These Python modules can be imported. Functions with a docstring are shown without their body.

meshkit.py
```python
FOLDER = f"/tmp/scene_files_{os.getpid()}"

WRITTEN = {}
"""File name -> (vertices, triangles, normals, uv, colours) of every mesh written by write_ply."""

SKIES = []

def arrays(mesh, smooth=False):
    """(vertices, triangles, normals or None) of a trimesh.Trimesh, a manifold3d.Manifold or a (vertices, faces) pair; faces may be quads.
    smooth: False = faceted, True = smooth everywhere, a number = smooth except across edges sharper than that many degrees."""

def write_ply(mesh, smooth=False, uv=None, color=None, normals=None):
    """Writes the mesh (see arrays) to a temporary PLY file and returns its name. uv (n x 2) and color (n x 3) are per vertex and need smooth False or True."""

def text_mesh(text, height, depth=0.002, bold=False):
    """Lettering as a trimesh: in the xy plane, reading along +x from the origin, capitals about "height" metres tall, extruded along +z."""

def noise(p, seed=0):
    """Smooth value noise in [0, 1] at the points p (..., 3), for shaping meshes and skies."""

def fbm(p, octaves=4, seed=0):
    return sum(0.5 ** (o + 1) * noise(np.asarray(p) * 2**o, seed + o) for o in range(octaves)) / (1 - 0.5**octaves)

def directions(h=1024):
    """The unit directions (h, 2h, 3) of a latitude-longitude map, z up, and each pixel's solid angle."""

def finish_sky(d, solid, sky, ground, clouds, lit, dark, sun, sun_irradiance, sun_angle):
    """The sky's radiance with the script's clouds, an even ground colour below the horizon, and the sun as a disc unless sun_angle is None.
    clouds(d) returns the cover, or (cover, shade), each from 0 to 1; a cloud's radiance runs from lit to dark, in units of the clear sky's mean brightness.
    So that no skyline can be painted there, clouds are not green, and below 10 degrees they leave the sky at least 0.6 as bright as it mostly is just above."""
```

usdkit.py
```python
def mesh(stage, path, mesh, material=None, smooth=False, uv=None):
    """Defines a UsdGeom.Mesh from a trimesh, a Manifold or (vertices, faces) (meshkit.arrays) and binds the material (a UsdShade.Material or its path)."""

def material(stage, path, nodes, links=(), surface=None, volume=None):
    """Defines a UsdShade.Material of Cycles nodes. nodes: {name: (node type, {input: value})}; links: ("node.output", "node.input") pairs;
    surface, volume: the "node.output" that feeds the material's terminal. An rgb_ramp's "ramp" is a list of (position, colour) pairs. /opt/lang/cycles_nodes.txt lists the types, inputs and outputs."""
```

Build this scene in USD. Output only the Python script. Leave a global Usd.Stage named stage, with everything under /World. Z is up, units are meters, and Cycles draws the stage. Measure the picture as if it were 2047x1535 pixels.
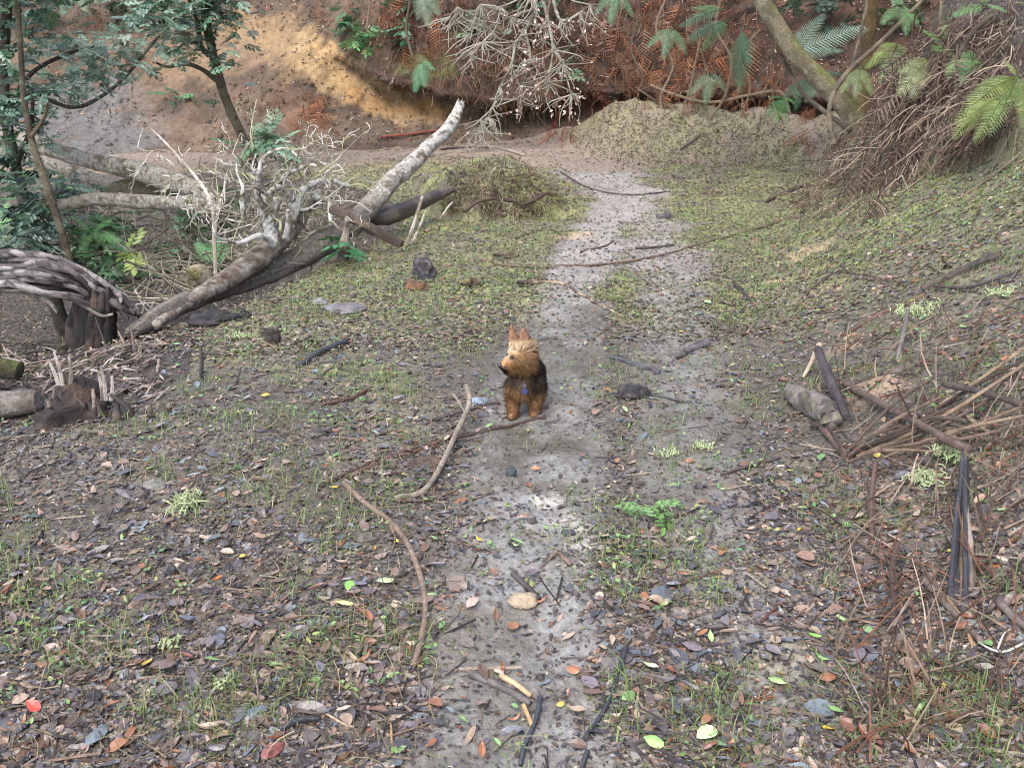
import math, random
import numpy as np, trimesh, manifold3d, usdkit, meshkit
import shapely
from scipy.spatial import cKDTree
from pxr import Usd, UsdGeom, UsdLux, UsdShade, Gf, Vt, Sdf

stage = Usd.Stage.CreateInMemory()
UsdGeom.SetStageUpAxis(stage, UsdGeom.Tokens.z)
UsdGeom.SetStageMetersPerUnit(stage, 1.0)
UsdGeom.Xform.Define(stage, '/World')
UsdGeom.Scope.Define(stage, '/World/Looks')

# ------------------------------------------------------------------ camera, sky, sun, exposure
CAM_H, PITCH, FPX = 1.4, math.radians(20.0), 1885.0      # FPX: focal length in pixels of a 2047 wide picture
cam = UsdGeom.Camera.Define(stage, '/World/camera')
cam.AddTranslateOp().Set((0, 0, CAM_H))
cam.AddRotateXOp().Set(90 - math.degrees(PITCH))
cam.CreateHorizontalApertureAttr(36.0)
cam.CreateFocalLengthAttr(36.0 * FPX / 2047)
cam.CreateClippingRangeAttr((0.05, 500.0))
cam.CreateExposureAttr(2.55)
SUN_EL, SUN_AZ = math.radians(58), math.radians(205)     # azimuth = atan2(x, y) of the direction towards the sun
sky_mat = usdkit.material(stage, '/World/Looks/sky', {
    'sky': ('sky_texture', {'sky_type': 'single_scattering', 'sun_disc': False, 'sun_elevation': SUN_EL, 'sun_rotation': SUN_AZ}),
    'hsv': ('hsv', {'saturation': 0.62, 'value': 1.0}),
    'tc': ('texture_coordinate', {}),
    'n': ('noise_texture', {'scale': 2.2, 'detail': 5.0, 'roughness': 0.55}),
    'mr': ('map_range', {'from_min': 0.3, 'from_max': 0.7, 'to_min': 0.85, 'to_max': 1.35, 'clamp': True}),
    'cc': ('combine_color', {}),
    'mul': ('mix', {'mix_type': 'multiply', 'fac': 1.0}),
    'bg': ('background_shader', {'strength': 0.11})},
    [('sky.color', 'hsv.color'), ('tc.generated', 'n.vector'), ('n.fac', 'mr.value'), ('mr.result', 'cc.r'), ('mr.result', 'cc.g'), ('mr.result', 'cc.b'),
     ('hsv.color', 'mul.color1'), ('cc.color', 'mul.color2'), ('mul.color', 'bg.color')], surface='bg.background')
dome = UsdLux.DomeLight.Define(stage, '/World/sky')
UsdShade.MaterialBindingAPI.Apply(dome.GetPrim()).Bind(sky_mat)
sun = UsdLux.DistantLight.Define(stage, '/World/sun')
sun.CreateIntensityAttr(0.26); sun.CreateAngleAttr(45.0); sun.CreateNormalizeAttr(True); sun.CreateColorAttr((1.0, 0.95, 0.88))
sun.AddRotateZOp().Set(-math.degrees(SUN_AZ)); sun.AddRotateXOp().Set(-(90 - math.degrees(SUN_EL)))

# ------------------------------------------------------------------ helpers
KA = 0.55
def C(r, g, b):
    c = np.array([r, g, b], float) / 255
    return np.where(c < 0.04045, c / 12.92, ((c + 0.055) / 1.055) ** 2.4) * KA

def ray(u, v):
    a, b = (u - 1023.5) / FPX, (767.5 - v) / FPX
    return np.array([a, math.cos(PITCH) + b * math.sin(PITCH), -math.sin(PITCH) + b * math.cos(PITCH)])

EYE = np.array([0, 0, CAM_H])
def W(u, v, y):
    d = ray(u, v)
    return EYE + d * (y / d[1])

def project(p):
    q = np.asarray(p) - EYE
    fw = q[..., 1] * math.cos(PITCH) - q[..., 2] * math.sin(PITCH)
    up = q[..., 1] * math.sin(PITCH) + q[..., 2] * math.cos(PITCH)
    fw = np.where(np.abs(fw) < 1e-6, 1e-6, fw)
    return 1023.5 + FPX * q[..., 0] / fw, 767.5 - FPX * up / fw, fw

def sstep(a, b, x):
    t = np.clip((x - a) / (b - a), 0, 1)
    return t * t * (3 - 2 * t)

def nz(p, s, o=3, seed=0):
    return meshkit.fbm(np.asarray(p) * s, o, seed)

def n2(x, y, s, o=3, seed=0):
    return meshkit.fbm(np.stack([x * s, y * s, np.zeros_like(x) + 0.37 * seed], -1), o, seed)

def polydist(x, y, poly):
    """Distance to a polyline and the position along it (in vertices)."""
    best = np.full(np.shape(x), 1e9); at = np.zeros(np.shape(x))
    for i in range(len(poly) - 1):
        (ax, ay), (bx, by) = poly[i][:2], poly[i + 1][:2]
        dx, dy = bx - ax, by - ay
        t = np.clip(((x - ax) * dx + (y - ay) * dy) / (dx * dx + dy * dy), 0, 1)
        d = np.hypot(x - ax - t * dx, y - ay - t * dy)
        at = np.where(d < best, i + t, at); best = np.minimum(best, d)
    return best, at

used = {}
def path_of(name, parent='/World'):
    k = (str(parent), name)
    n = used.get(k, -1) + 1
    used[k] = n
    return f'{parent}/{name}' + (f'_{n:03d}' if n else '')

def props(prim, label=None, cat=None, group=None, kind=None):
    for k, x in (('label', label), ('category', cat), ('group', group), ('kind', kind)):
        if x:
            prim.SetCustomDataByKey(k, x)
    return prim

def thing(name, label, cat, group=None, loc=(0, 0, 0)):
    x = UsdGeom.Xform.Define(stage, path_of(name))
    x.AddTranslateOp().Set(tuple(map(float, loc)))
    props(x.GetPrim(), label, cat, group)
    return x.GetPrim()

def put(name, v, f, c, m, parent=None, smooth=False, normals=None, label=None, cat=None, group=None, kind=None):
    """ONE mesh with its own colour per vertex (or one colour). Under a parent, coordinates are the world's and the parent's place is taken off."""
    v = np.asarray(v, float)
    if parent is not None:
        t = parent.GetAttribute('xformOp:translate').Get() if parent.HasAttribute('xformOp:translate') else None
        if t is None and parent.GetParent().HasAttribute('xformOp:translate'):
            t = parent.GetParent().GetAttribute('xformOp:translate').Get()
        if t is not None:
            v = v - np.array(t)
    p = path_of(name, parent.GetPath() if parent is not None else '/World')
    g = usdkit.mesh(stage, p, (v, np.asarray(f)), m, smooth=smooth)
    if normals is not None:
        g.CreateNormalsAttr(Vt.Vec3fArray.FromNumpy(np.asarray(normals, np.float32))); g.SetNormalsInterpolation('vertex')
    c = np.asarray(c, float)
    if c.ndim == 1:
        c = np.tile(c, (len(v), 1))
    UsdGeom.PrimvarsAPI(g).CreatePrimvar('tint', Sdf.ValueTypeNames.Float3Array, 'vertex').Set(Vt.Vec3fArray.FromNumpy(c.astype(np.float32)))
    return props(g.GetPrim(), label, cat, group, kind)

def thing_mesh(name, label, cat, v, f, c, m, group=None, smooth=False, kind=None):
    """A thing that is one mesh, its origin at its base."""
    v = np.asarray(v, float)
    o = np.array([v[:, 0].mean(), v[:, 1].mean(), v[:, 2].min()])
    p = put(name, v - o, f, c, m, smooth=smooth, label=label, cat=cat, group=group, kind=kind)
    UsdGeom.Xformable(p).AddTranslateOp().Set(tuple(map(float, o)))
    return p

class MB:
    def __init__(self): self.v, self.f, self.c, self.n = [], [], [], 0
    def add(self, v, f, c):
        v = np.asarray(v, float); f = np.asarray(f, int); c = np.asarray(c, float)
        if c.ndim == 1: c = np.tile(c, (len(v), 1))
        self.v.append(v); self.f.append(f + self.n); self.c.append(c); self.n += len(v)
        return self
    def get(self): return np.vstack(self.v), np.vstack(self.f), np.vstack(self.c)

def norm(a):
    a = np.asarray(a, float)
    return a / np.maximum(np.linalg.norm(a, axis=-1, keepdims=True), 1e-9)

def smooth_line(p, n):
    """Catmull-Rom through the points (any number of columns), n samples."""
    p = np.asarray(p, float)
    if len(p) == 2:
        return p[0] + (p[1] - p[0]) * np.linspace(0, 1, n)[:, None]
    q = np.vstack([2 * p[0] - p[1], p, 2 * p[-1] - p[-2]])
    t = np.linspace(0, len(p) - 1 - 1e-9, n); i = t.astype(int); t = (t - i)[:, None]
    a, b, c, d = q[i], q[i + 1], q[i + 2], q[i + 3]
    return 0.5 * (2 * b + (c - a) * t + (2 * a - 5 * b + 4 * c - d) * t ** 2 + (3 * b - a - 3 * c + d) * t ** 3)

def tube(p, r, sides=8, rough=0.0, seed=0, ridges=0, ridge=0.0, scale=18.0, jag=0.0):
    """A tube through the points p (already smooth) with radii r, closed ends."""
    p = np.asarray(p, float); n = len(p); r = np.broadcast_to(r, n).astype(float)
    t = norm(np.gradient(p, axis=0))
    ref = np.array([0.0, 0, 1]) if abs(t[0, 2]) < 0.9 else np.array([1.0, 0, 0])
    N = []; a = norm(np.cross(ref, t[0]))
    for k in range(n):
        a = norm(a - t[k] * np.dot(a, t[k])); N.append(a)
    N = np.array(N); B = np.cross(t, N)
    th = np.linspace(0, 2 * np.pi, sides, endpoint=False)
    rr = r[:, None] * np.ones(sides)
    if ridges:
        wob = np.sin(np.linspace(0, 3, n) + seed)[:, None] * 0.7
        rr = rr * (1 + ridge * (np.abs(np.sin(ridges * (th + wob) / 2)) - 0.5))
    ring = p[:, None] + rr[..., None] * (np.cos(th)[:, None] * N[:, None] + np.sin(th)[:, None] * B[:, None])
    if rough:
        k = (nz(ring, scale, 3, seed) - 0.5) * 2
        ring = p[:, None] + (ring - p[:, None]) * (1 + rough * k[..., None] * 2)
    if jag:
        rg = np.random.default_rng(seed)
        ring[-1] += t[-1] * rg.uniform(-jag, jag, sides)[:, None]
        ring[0] += t[0] * rg.uniform(-jag, jag, sides)[:, None] * 0.5
    v = np.vstack([ring.reshape(-1, 3), p[:1], p[-1:]])
    f = []
    for k in range(n - 1):
        a = k * sides + np.arange(sides); b = k * sides + (np.arange(sides) + 1) % sides
        f += [np.stack([a, b, b + sides], 1), np.stack([a, b + sides, a + sides], 1)]
    a = np.arange(sides); b = (a + 1) % sides
    f += [np.stack([b, a, np.full(sides, n * sides)], 1), np.stack([(n - 1) * sides + a, (n - 1) * sides + b, np.full(sides, n * sides + 1)], 1)]
    return v, np.vstack(f)

def scatter(tv, tf, pos, R, scale, cols, tc=None):
    """Copies of a template joined into one mesh: pos (n,3), R (n,3,3), scale (n) or (n,3), cols (n,3)."""
    n, k = len(pos), len(tv)
    s = np.asarray(scale, float)
    s = s[:, None] if s.ndim == 1 else s
    v = np.einsum('nij,nkj->nki', R, tv[None] * s[:, None, :]) + np.asarray(pos)[:, None]
    f = (tf[None] + (np.arange(n) * k)[:, None, None]).reshape(-1, 3)
    c = np.repeat(np.asarray(cols), k, axis=0)
    if tc is not None:
        c = c * np.tile(tc, n)[:, None]
    return v.reshape(-1, 3), f, c

def frames(fwd, up):
    """Rotation matrices whose x axis is fwd and whose z axis is close to up."""
    x = norm(fwd); y = norm(np.cross(up, x)); z = np.cross(x, y)
    return np.stack([x, y, z], -1)

# ------------------------------------------------------------------ materials (colour comes from the mesh's own tint)
def mat(name, rough=0.7, spec=0.4, nscale=60.0, namt=0.35, bump=0.3, bdist=0.004, transl=0.0, bscale=None, sheen=0.0):
    nodes = {
        't': ('attribute', {'attribute': 'tint'}),
        'tc': ('texture_coordinate', {}),
        'g': ('geometry', {}),
        'n': ('noise_texture', {'scale': nscale, 'detail': 4.0, 'roughness': 0.6}),
        'mr': ('map_range', {'from_min': 0.3, 'from_max': 0.7, 'to_min': 1 - namt, 'to_max': 1 + namt, 'clamp': True}),
        'cc': ('combine_color', {}),
        'mul': ('mix', {'mix_type': 'multiply', 'fac': 1.0}),
        'n2': ('noise_texture', {'scale': bscale or nscale * 2, 'detail': 4.0, 'roughness': 0.65}),
        'b': ('bump', {'strength': bump, 'distance': bdist}),
        'p': ('principled_bsdf', {'roughness': rough, 'specular_ior_level': spec, 'sheen_weight': sheen})}
    links = [('g.position', 'n.vector'), ('g.position', 'n2.vector'), ('n.fac', 'mr.value'), ('mr.result', 'cc.r'), ('mr.result', 'cc.g'), ('mr.result', 'cc.b'),
             ('t.color', 'mul.color1'), ('cc.color', 'mul.color2'), ('mul.color', 'p.base_color'), ('n2.fac', 'b.height'), ('b.normal', 'p.normal')]
    out = 'p.BSDF'
    if transl:
        nodes['tr'] = ('translucent_bsdf', {}); nodes['mx'] = ('mix_closure', {'fac': transl})
        links += [('mul.color', 'tr.color'), ('p.BSDF', 'mx.closure1'), ('tr.BSDF', 'mx.closure2')]
        out = 'mx.closure'
    return usdkit.material(stage, '/World/Looks/' + name, nodes, links, surface=out)

M_ground = mat('wet_earth', 0.62, 0.45, 45, 0.34, 0.9, 0.012, bscale=70)
M_cliff = mat('clay_bank', 0.85, 0.25, 14, 0.30, 0.9, 0.03, bscale=22)
M_leaf = mat('fallen_leaf', 0.36, 0.5, 90, 0.22, 0.3, 0.002, transl=0.08)
M_green = mat('green_leaf', 0.45, 0.5, 40, 0.2, 0.15, 0.002, transl=0.22)
M_gloss = mat('glossy_leaf', 0.3, 0.6, 30, 0.25, 0.1, 0.002, transl=0.12)
M_grass = mat('grass_blade', 0.5, 0.4, 20, 0.25, 0.0, 0.001, transl=0.25)
M_wood = mat('dead_wood', 0.75, 0.3, 70, 0.35, 0.6, 0.006)
M_bark = mat('bark', 0.8, 0.25, 42, 0.42, 1.0, 0.02)
M_wet = mat('wet_dark_wood', 0.42, 0.5, 60, 0.35, 0.6, 0.005)
M_frond = mat('dead_frond', 0.75, 0.25, 40, 0.35, 0.2, 0.003, transl=0.18)
M_lichen = mat('lichen', 0.9, 0.1, 80, 0.25, 0.3, 0.003, transl=0.15)
M_clod = mat('clod', 0.8, 0.25, 50, 0.4, 1.0, 0.012)
M_fur = mat('fur', 0.6, 0.2, 60, 0.12, 0.0, 0.001)
M_skin = mat('dog_coat', 0.8, 0.2, 80, 0.2, 0.4, 0.003)
M_shine = mat('wet_black', 0.15, 0.6, 50, 0.05, 0.0, 0.001)
M_eye = mat('dark_eye', 0.35, 0.35, 50, 0.05, 0.0, 0.001)
M_tag = mat('blue_enamel', 0.35, 0.5, 50, 0.05, 0.0, 0.001)

# ------------------------------------------------------------------ the lie of the land
Y_, XR = [-6, 0, 2, 3.4, 4.3, 5.9, 7.6, 9, 11, 14, 17], [1.3, 1.15, 1.15, 1.2, 1.4, 1.75, 2.25, 3.0, 4.6, 6.0, 7.0]
YS = [-6, 0, 2, 3.4, 4.3, 5.9, 7.4, 8.4, 9.6, 10.6, 12, 14, 17]
XS = [3.6, 2.9, 2.75, 2.8, 2.9, 2.85, 2.6, 2.75, 3.15, 4.3, 5.2, 6.2, 7.2]
GULLY = np.array([(-14, 2.6), (-4, 2.75), (-3, 2.95), (-2.1, 3.25), (-1.62, 3.6), (-1.52, 4.2), (-1.66, 4.75), (-1.58, 5.4), (-1.2, 6.6), (-1.0, 7.5), (-0.95, 8.6), (-1.3, 9.8), (-2.2, 10.9), (-4, 11.4), (-7, 11.0), (-14, 9.0)])
FOOT = np.array([(-16, 9.6), (-10, 12.2), (-6.5, 13.1), (-5, 13.35), (-3.4, 13.3), (-2.0, 13.25), (-0.6, 13.5), (0.6, 14.0), (2.0, 14.4), (4, 14.3), (6.5, 13.4), (10, 11), (13, 8)])

GPOLY = shapely.Polygon(list(map(tuple, GULLY)))

def blob(x, y, cx, cy, rx, ry, h, p=1.0):
    d = np.hypot((x - cx) / rx, (y - cy) / ry)
    return h * np.clip(1 - d ** 2, 0, 1) ** p

def height(x, y):
    x, y = np.asarray(x, float), np.asarray(y, float)
    wob = (n2(x, y, 0.9, 3, 5) - 0.5)
    z = 0.10 * wob + 0.05 * (n2(x, y, 3.1, 3, 7) - 0.5) + 0.036 * (n2(x, y, 11, 3, 9) - 0.5) + 0.016 * (n2(x, y, 38, 2, 11) - 0.5)
    d = x - np.interp(y, Y_, XR) + 0.25 * wob                                  # right bank: a grassy slope, then a steeper overgrown face
    z = z + 0.62 * (np.sqrt(d ** 2 + 0.09) + d) / 2 - 0.03
    d2 = x - np.interp(y, YS, XS) + 0.5 * (n2(x, y, 1.6, 3, 21) - 0.5)
    z = z + 1.25 * np.clip(d2, 0, 2.6) + 0.25 * sstep(0, 0.4, d2) * (n2(x, y, 4, 3, 23) - 0.3)
    dg, _ = polydist(x, y, GULLY)                                              # gully on the left
    inside = shapely.contains_xy(GPOLY, x.ravel(), y.ravel()).reshape(x.shape)
    sd = np.where(inside, dg, -dg) + 0.22 * (n2(x, y, 2.4, 3, 31) - 0.5)
    deep = np.interp(y, [3, 4.2, 5.2, 6.2, 8, 11], [0.12, 0.13, 0.17, 0.62, 1.05, 1.0])
    wide = np.interp(y, [3, 4.2, 5.2, 7, 10, 11], [0.4, 0.9, 1.0, 0.7, 0.8, 1.3])
    sd = sd + 0.25 * (n2(x, y, 5, 3, 33) - 0.5)
    z = z - deep * sstep(-0.06, 1, sd / wide) - 0.05 * sstep(-0.6, 0, sd)
    m = blob(x, y, -0.22, 9.0, 0.72, 0.9, 0.37, 0.6)                            # mound, bitten off in front
    z = z + m * (0.38 + 1.05 * n2(x, y, 6.5, 4, 41)) - blob(x, y, 0.30, 8.35, 0.34, 0.30, 0.16) - blob(x, y, -0.25, 8.2, 0.45, 0.28, 0.10)
    ridge, at = polydist(x, y, [(0.95, 13.2), (1.6, 12.65), (2.4, 12.5), (3.6, 12.3), (4.6, 11.6)])     # mossy berm across the end of the path
    hr = np.interp(at, [0, 1, 2, 3, 4], [0.25, 0.66, 0.56, 0.48, 0.42])
    z = z + hr * np.exp(-(ridge / 0.62) ** 2 * 1.1) * (0.72 + 0.55 * n2(x, y, 3.2, 4, 43))
    z = z + 0.10 * sstep(9.5, 12.5, y) * sstep(-4, 0, x)
    return z

def seg(a, b, n): return np.linspace(a, b, n, endpoint=False)
rows = np.concatenate([seg(-6, 0.9, 30), np.geomspace(0.9, 17.0, 560)])
cols = 0.9 * np.sinh(np.linspace(math.asinh(-14 / 0.9), math.asinh(11 / 0.9), 600))
GX, GY = np.meshgrid(cols, rows)
GZ = height(GX, GY)
gv = np.stack([GX, GY, GZ], -1).reshape(-1, 3)

def grid_faces(nr, nc):
    i = (np.arange(nr - 1)[:, None] * nc + np.arange(nc - 1)[None]).ravel()
    return np.vstack([np.stack([i, i + 1, i + nc + 1], 1), np.stack([i, i + nc + 1, i + nc], 1)])
gf = grid_faces(len(rows), len(cols))

# the cliff: a sheet along its foot line, leaning back, with a root mat that overhangs on its right half
foot = smooth_line(FOOT, 620)
tn = norm(np.gradient(foot, axis=0)); back = np.stack([-tn[:, 1], tn[:, 0]], -1)
hs = np.concatenate([seg(-1.4, 0, 16), seg(0, 2.6, 90), np.linspace(2.6, 5.2, 36)])
FX = foot[:, None, 0] + 0 * hs; HS = 0 * FX + hs
cp = np.stack([FX, foot[:, None, 1] + 0 * HS, HS], -1)
lean = np.interp(foot[:, 0], [-9, -5, -2.5, -1, 1, 4, 8], [0.75, 0.85, 0.8, 0.55, 0.5, 0.55, 0.5])[:, None]
off = lean * HS - 0.30 * (1 - sstep(0, 0.45, HS)) + 0.5 * (nz(cp, 0.55, 4, 61) - 0.5) + 0.30 * (nz(cp * [1, 1, 0.6], 2.2, 3, 63) - 0.5) + 0.10 * (nz(cp, 8, 3, 65) - 0.5)
zl = np.interp(foot[:, 0], [-3.2, -2.4, -1.6, -0.9, -0.2, 0.5, 1.2, 3, 8], [1.5, 1.1, 0.80, 0.62, 0.52, 0.48, 0.62, 0.55, 0.5])[:, None] + 0.12 * (nz(cp, 3, 2, 67) - 0.5)
on = sstep(-2.9, -1.6, foot[:, 0])[:, None]
off = off - on * 0.42 * sstep(-0.04, 0.10, HS - zl) * (0.75 + 0.6 * nz(cp, 2.5, 3, 69)) + on * 0.16 * sstep(-0.45, -0.05, HS - zl) * (HS < zl)
rib = np.exp(-((foot[:, 0] + 3.0) / 0.5) ** 2)[:, None] * sstep(0.3, 1.2, HS)
off = off - 0.35 * rib
cv = cp.copy(); cv[..., :2] += back[:, None] * off[..., None]
cv[..., 2] += 0.08 * (nz(cp, 4, 2, 71) - 0.5)
top = cv[:, -1:] + np.concatenate([back, np.full((len(back), 1), 0.06)], 1)[:, None] * np.array([3.0, 8.0])[None, :, None]
cv = np.concatenate([cv, top], 1)
CS = cv.shape[:2]
cvf = cv.reshape(-1, 3); cf = grid_faces(*CS)

land = trimesh.Trimesh(np.vstack([gv, cvf]), np.vstack([gf, cf + len(gv)]), process=False)
ground_only = trimesh.Trimesh(gv, gf, process=False)

def hit(uv, what=land):
    """Where the lines of sight through these points of the picture meet the land, and the land's normal there."""
    uv = np.atleast_2d(np.asarray(uv, float)); d = np.array([ray(u, v) for u, v in uv])
    tri = what.ray.intersects_first(np.tile(EYE, (len(d), 1)), d)
    n = what.face_normals[tri]; a = what.triangles[tri][:, 0]
    t = np.einsum('ij,ij->i', a - EYE, n) / np.einsum('ij,ij->i', d, n)
    n = n * np.where((n * d).sum(1) > 0, -1, 1)[:, None]
    t = np.where(tri < 0, 14.0, t)
    return EYE + d * t[:, None], n

def hpt(u, v, what=land): return hit([(u, v)], what)[0][0]
def ground(x, y): return height(np.atleast_1d(x), np.atleast_1d(y))
def gnormal(x, y):
    e = 0.03
    return norm(np.stack([height(x - e, y) - height(x + e, y), height(x, y - e) - height(x, y + e), np.full(np.shape(x), 2 * e)], -1))

# ------------------------------------------------------------------ colour of the land: path, moss, bare clay
PATH = [tuple(hpt(u, v, ground_only)[:2]) for u, v in [(1060, 1535), (1040, 1250), (1060, 1000), (1080, 850), (1110, 700), (1130, 590), (1180, 500), (1225, 440), (1260, 385)]] + [(0.9, 11.4), (0.2, 12.2), (-1.5, 12.3), (-3.2, 12.3), (-5, 12.4), (-7, 12)]
PATH2 = [tuple(hpt(u, v, ground_only)[:2]) for u, v in [(1560, 1400), (1430, 1150), (1370, 900), (1360, 760), (1350, 650), (1330, 520), (1280, 420)]]
PALE = [hpt(u, v, ground_only) for u, v in [(1090, 1005), (1130, 1050), (1185, 1090)]]
CLAY = [(hpt(u, v), r) for u, v, r in [(1700, 690, .10), (1650, 580, .13), (1600, 510, .17), (1560, 560, .10), (1770, 770, .10), (1500, 590, .12), (1150, 470, .2)]]

def land_masks(x, y):
    n = n2(x, y, 2.2, 4, 81) - 0.5; nf = n2(x, y, 9, 3, 83) - 0.5
    d, at = polydist(x, y, PATH)
    w = np.interp(at, [0, 2, 4, 7, 9, 14], [0.25, 0.23, 0.20, 0.25, 0.55, 0.55])
    p1 = 1 - sstep(0.55, 1.35, d / w + 1.1 * n + 0.5 * nf)
    d, at = polydist(x, y, PATH2)
    p2 = 0.75 * (1 - sstep(0.5, 1.4, d / np.interp(at, [0, 3, 6], [0.17, 0.17, 0.3]) + 1.3 * n + 0.6 * nf))
    path = np.clip(np.maximum(p1, p2), 0, 1)
    d3 = x - np.interp(y, Y_, XR)
    moss = sstep(4.0, 5.6, y) * (1 - sstep(11, 12.0, y) * (x < 0.8)) * sstep(-0.25, 0.25, n + 0.35 * (1 - path) - 0.2)
    moss = np.maximum(moss, 0.45 * sstep(2.9, 4.2, y) * sstep(0.0, 0.25, n + 0.1))
    moss = np.maximum(moss, 0.8 * sstep(0.2, 0.8, d3) * sstep(3.6, 4.6, y) * sstep(-0.2, 0.2, n + 0.05) * (1 - sstep(2.6, 3.2, x - 0.05 * y)))
    moss = np.maximum(moss, 0.85 * np.exp(-((x + .55) / .75) ** 2) * sstep(4.5, 5.3, y) * (1 - sstep(8.0, 8.8, y)) * sstep(-.3, .0, n + .5 * nf))
    moss = np.maximum(moss, 0.95 * np.exp(-(np.hypot((x + .12) / 0.7, (y - 9.4) / 0.6)) ** 2))
    moss = moss * (1 - 0.85 * path) * (1 - .45 * sstep(10.8, 11.8, y))
    inside = shapely.contains_xy(GPOLY, x.ravel(), y.ravel()).reshape(x.shape)
    moss = moss * np.where(inside, 0.15, 1)
    return path, moss, inside, d3, n, nf

def mixc(a, b, t): return a + (b - a) * np.asarray(t)[..., None]

def ground_colour(x, y):
    path, moss, inside, d3, n, nf = land_masks(x, y)
    c = mixc(C(88, 79, 66), C(120, 109, 95), np.clip(0.5 + 2.2 * n, 0, 1))
    c = mixc(c, C(120, 106, 90), sstep(5, 9, y) * 0.6)
    c = mixc(c, C(138, 134, 129), path * np.clip(0.62 + 2.0 * nf + 1.0 * n, 0, 1))
    c = mixc(c, C(170, 159, 152), path * sstep(4.6, 6.8, y) * (1 - sstep(10.5, 11.5, y)) * np.clip(.7 + 1.2 * nf, 0, 1))
    c = mixc(c, C(150, 128, 110), 0.8 * sstep(10.6, 11.4, y))
    c = mixc(c, C(92, 76, 62), 0.85 * np.exp(-(np.hypot((x + .1) / .75, (y - 8.75) / .55)) ** 4) * sstep(-.2, .05, nf + n))
    g = mixc(C(112, 104, 76), C(148, 152, 84), np.clip(0.6 + 2.5 * nf, 0, 1))
    c = mixc(c, g, moss * 0.75)
    for k in PALE:
        c = mixc(c, C(190, 184, 172), 0.9 * (1 - sstep(0.5, 1.0, np.hypot(x - k[0], (y - k[1]) / 0.8) / 0.09 + 1.5 * nf)))
    k = hpt(1545, 1310, ground_only)
    c = mixc(c, C(150, 138, 122), 0.9 * (1 - sstep(0.6, 1.1, np.hypot((x - k[0]) / 0.12, (y - k[1]) / 0.09) + 1.0 * nf)))
    for k, r in CLAY:
        c = mixc(c, C(196, 164, 130), 0.6 * (1 - sstep(0.3, 1.0, np.hypot(x - k[0], y - k[1]) / r + 2.0 * nf + n)))
    c = mixc(c, C(58, 48, 40), np.where(inside, 0.85, 0) * np.ones_like(x))
    d2 = x - np.interp(y, YS, XS)
    c = mixc(c, C(70, 56, 48), sstep(-0.05, 0.25, d2 + 0.4 * nf))
    c = mixc(c, C(150, 92, 58), 0.7 * sstep(12.9, 13.5, y) * sstep(0.6, 1.2, x))
    return np.clip(c, 0.01, 0.9)

gc = ground_colour(GX, GY).reshape(-1, 3)
dry = meshkit.fbm(gv * 130, 2, 3)
gc = gc * (0.72 + 0.56 * dry)[:, None]
put('ground', gv, gf, gc, M_ground, smooth=True, kind='structure')

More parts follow.
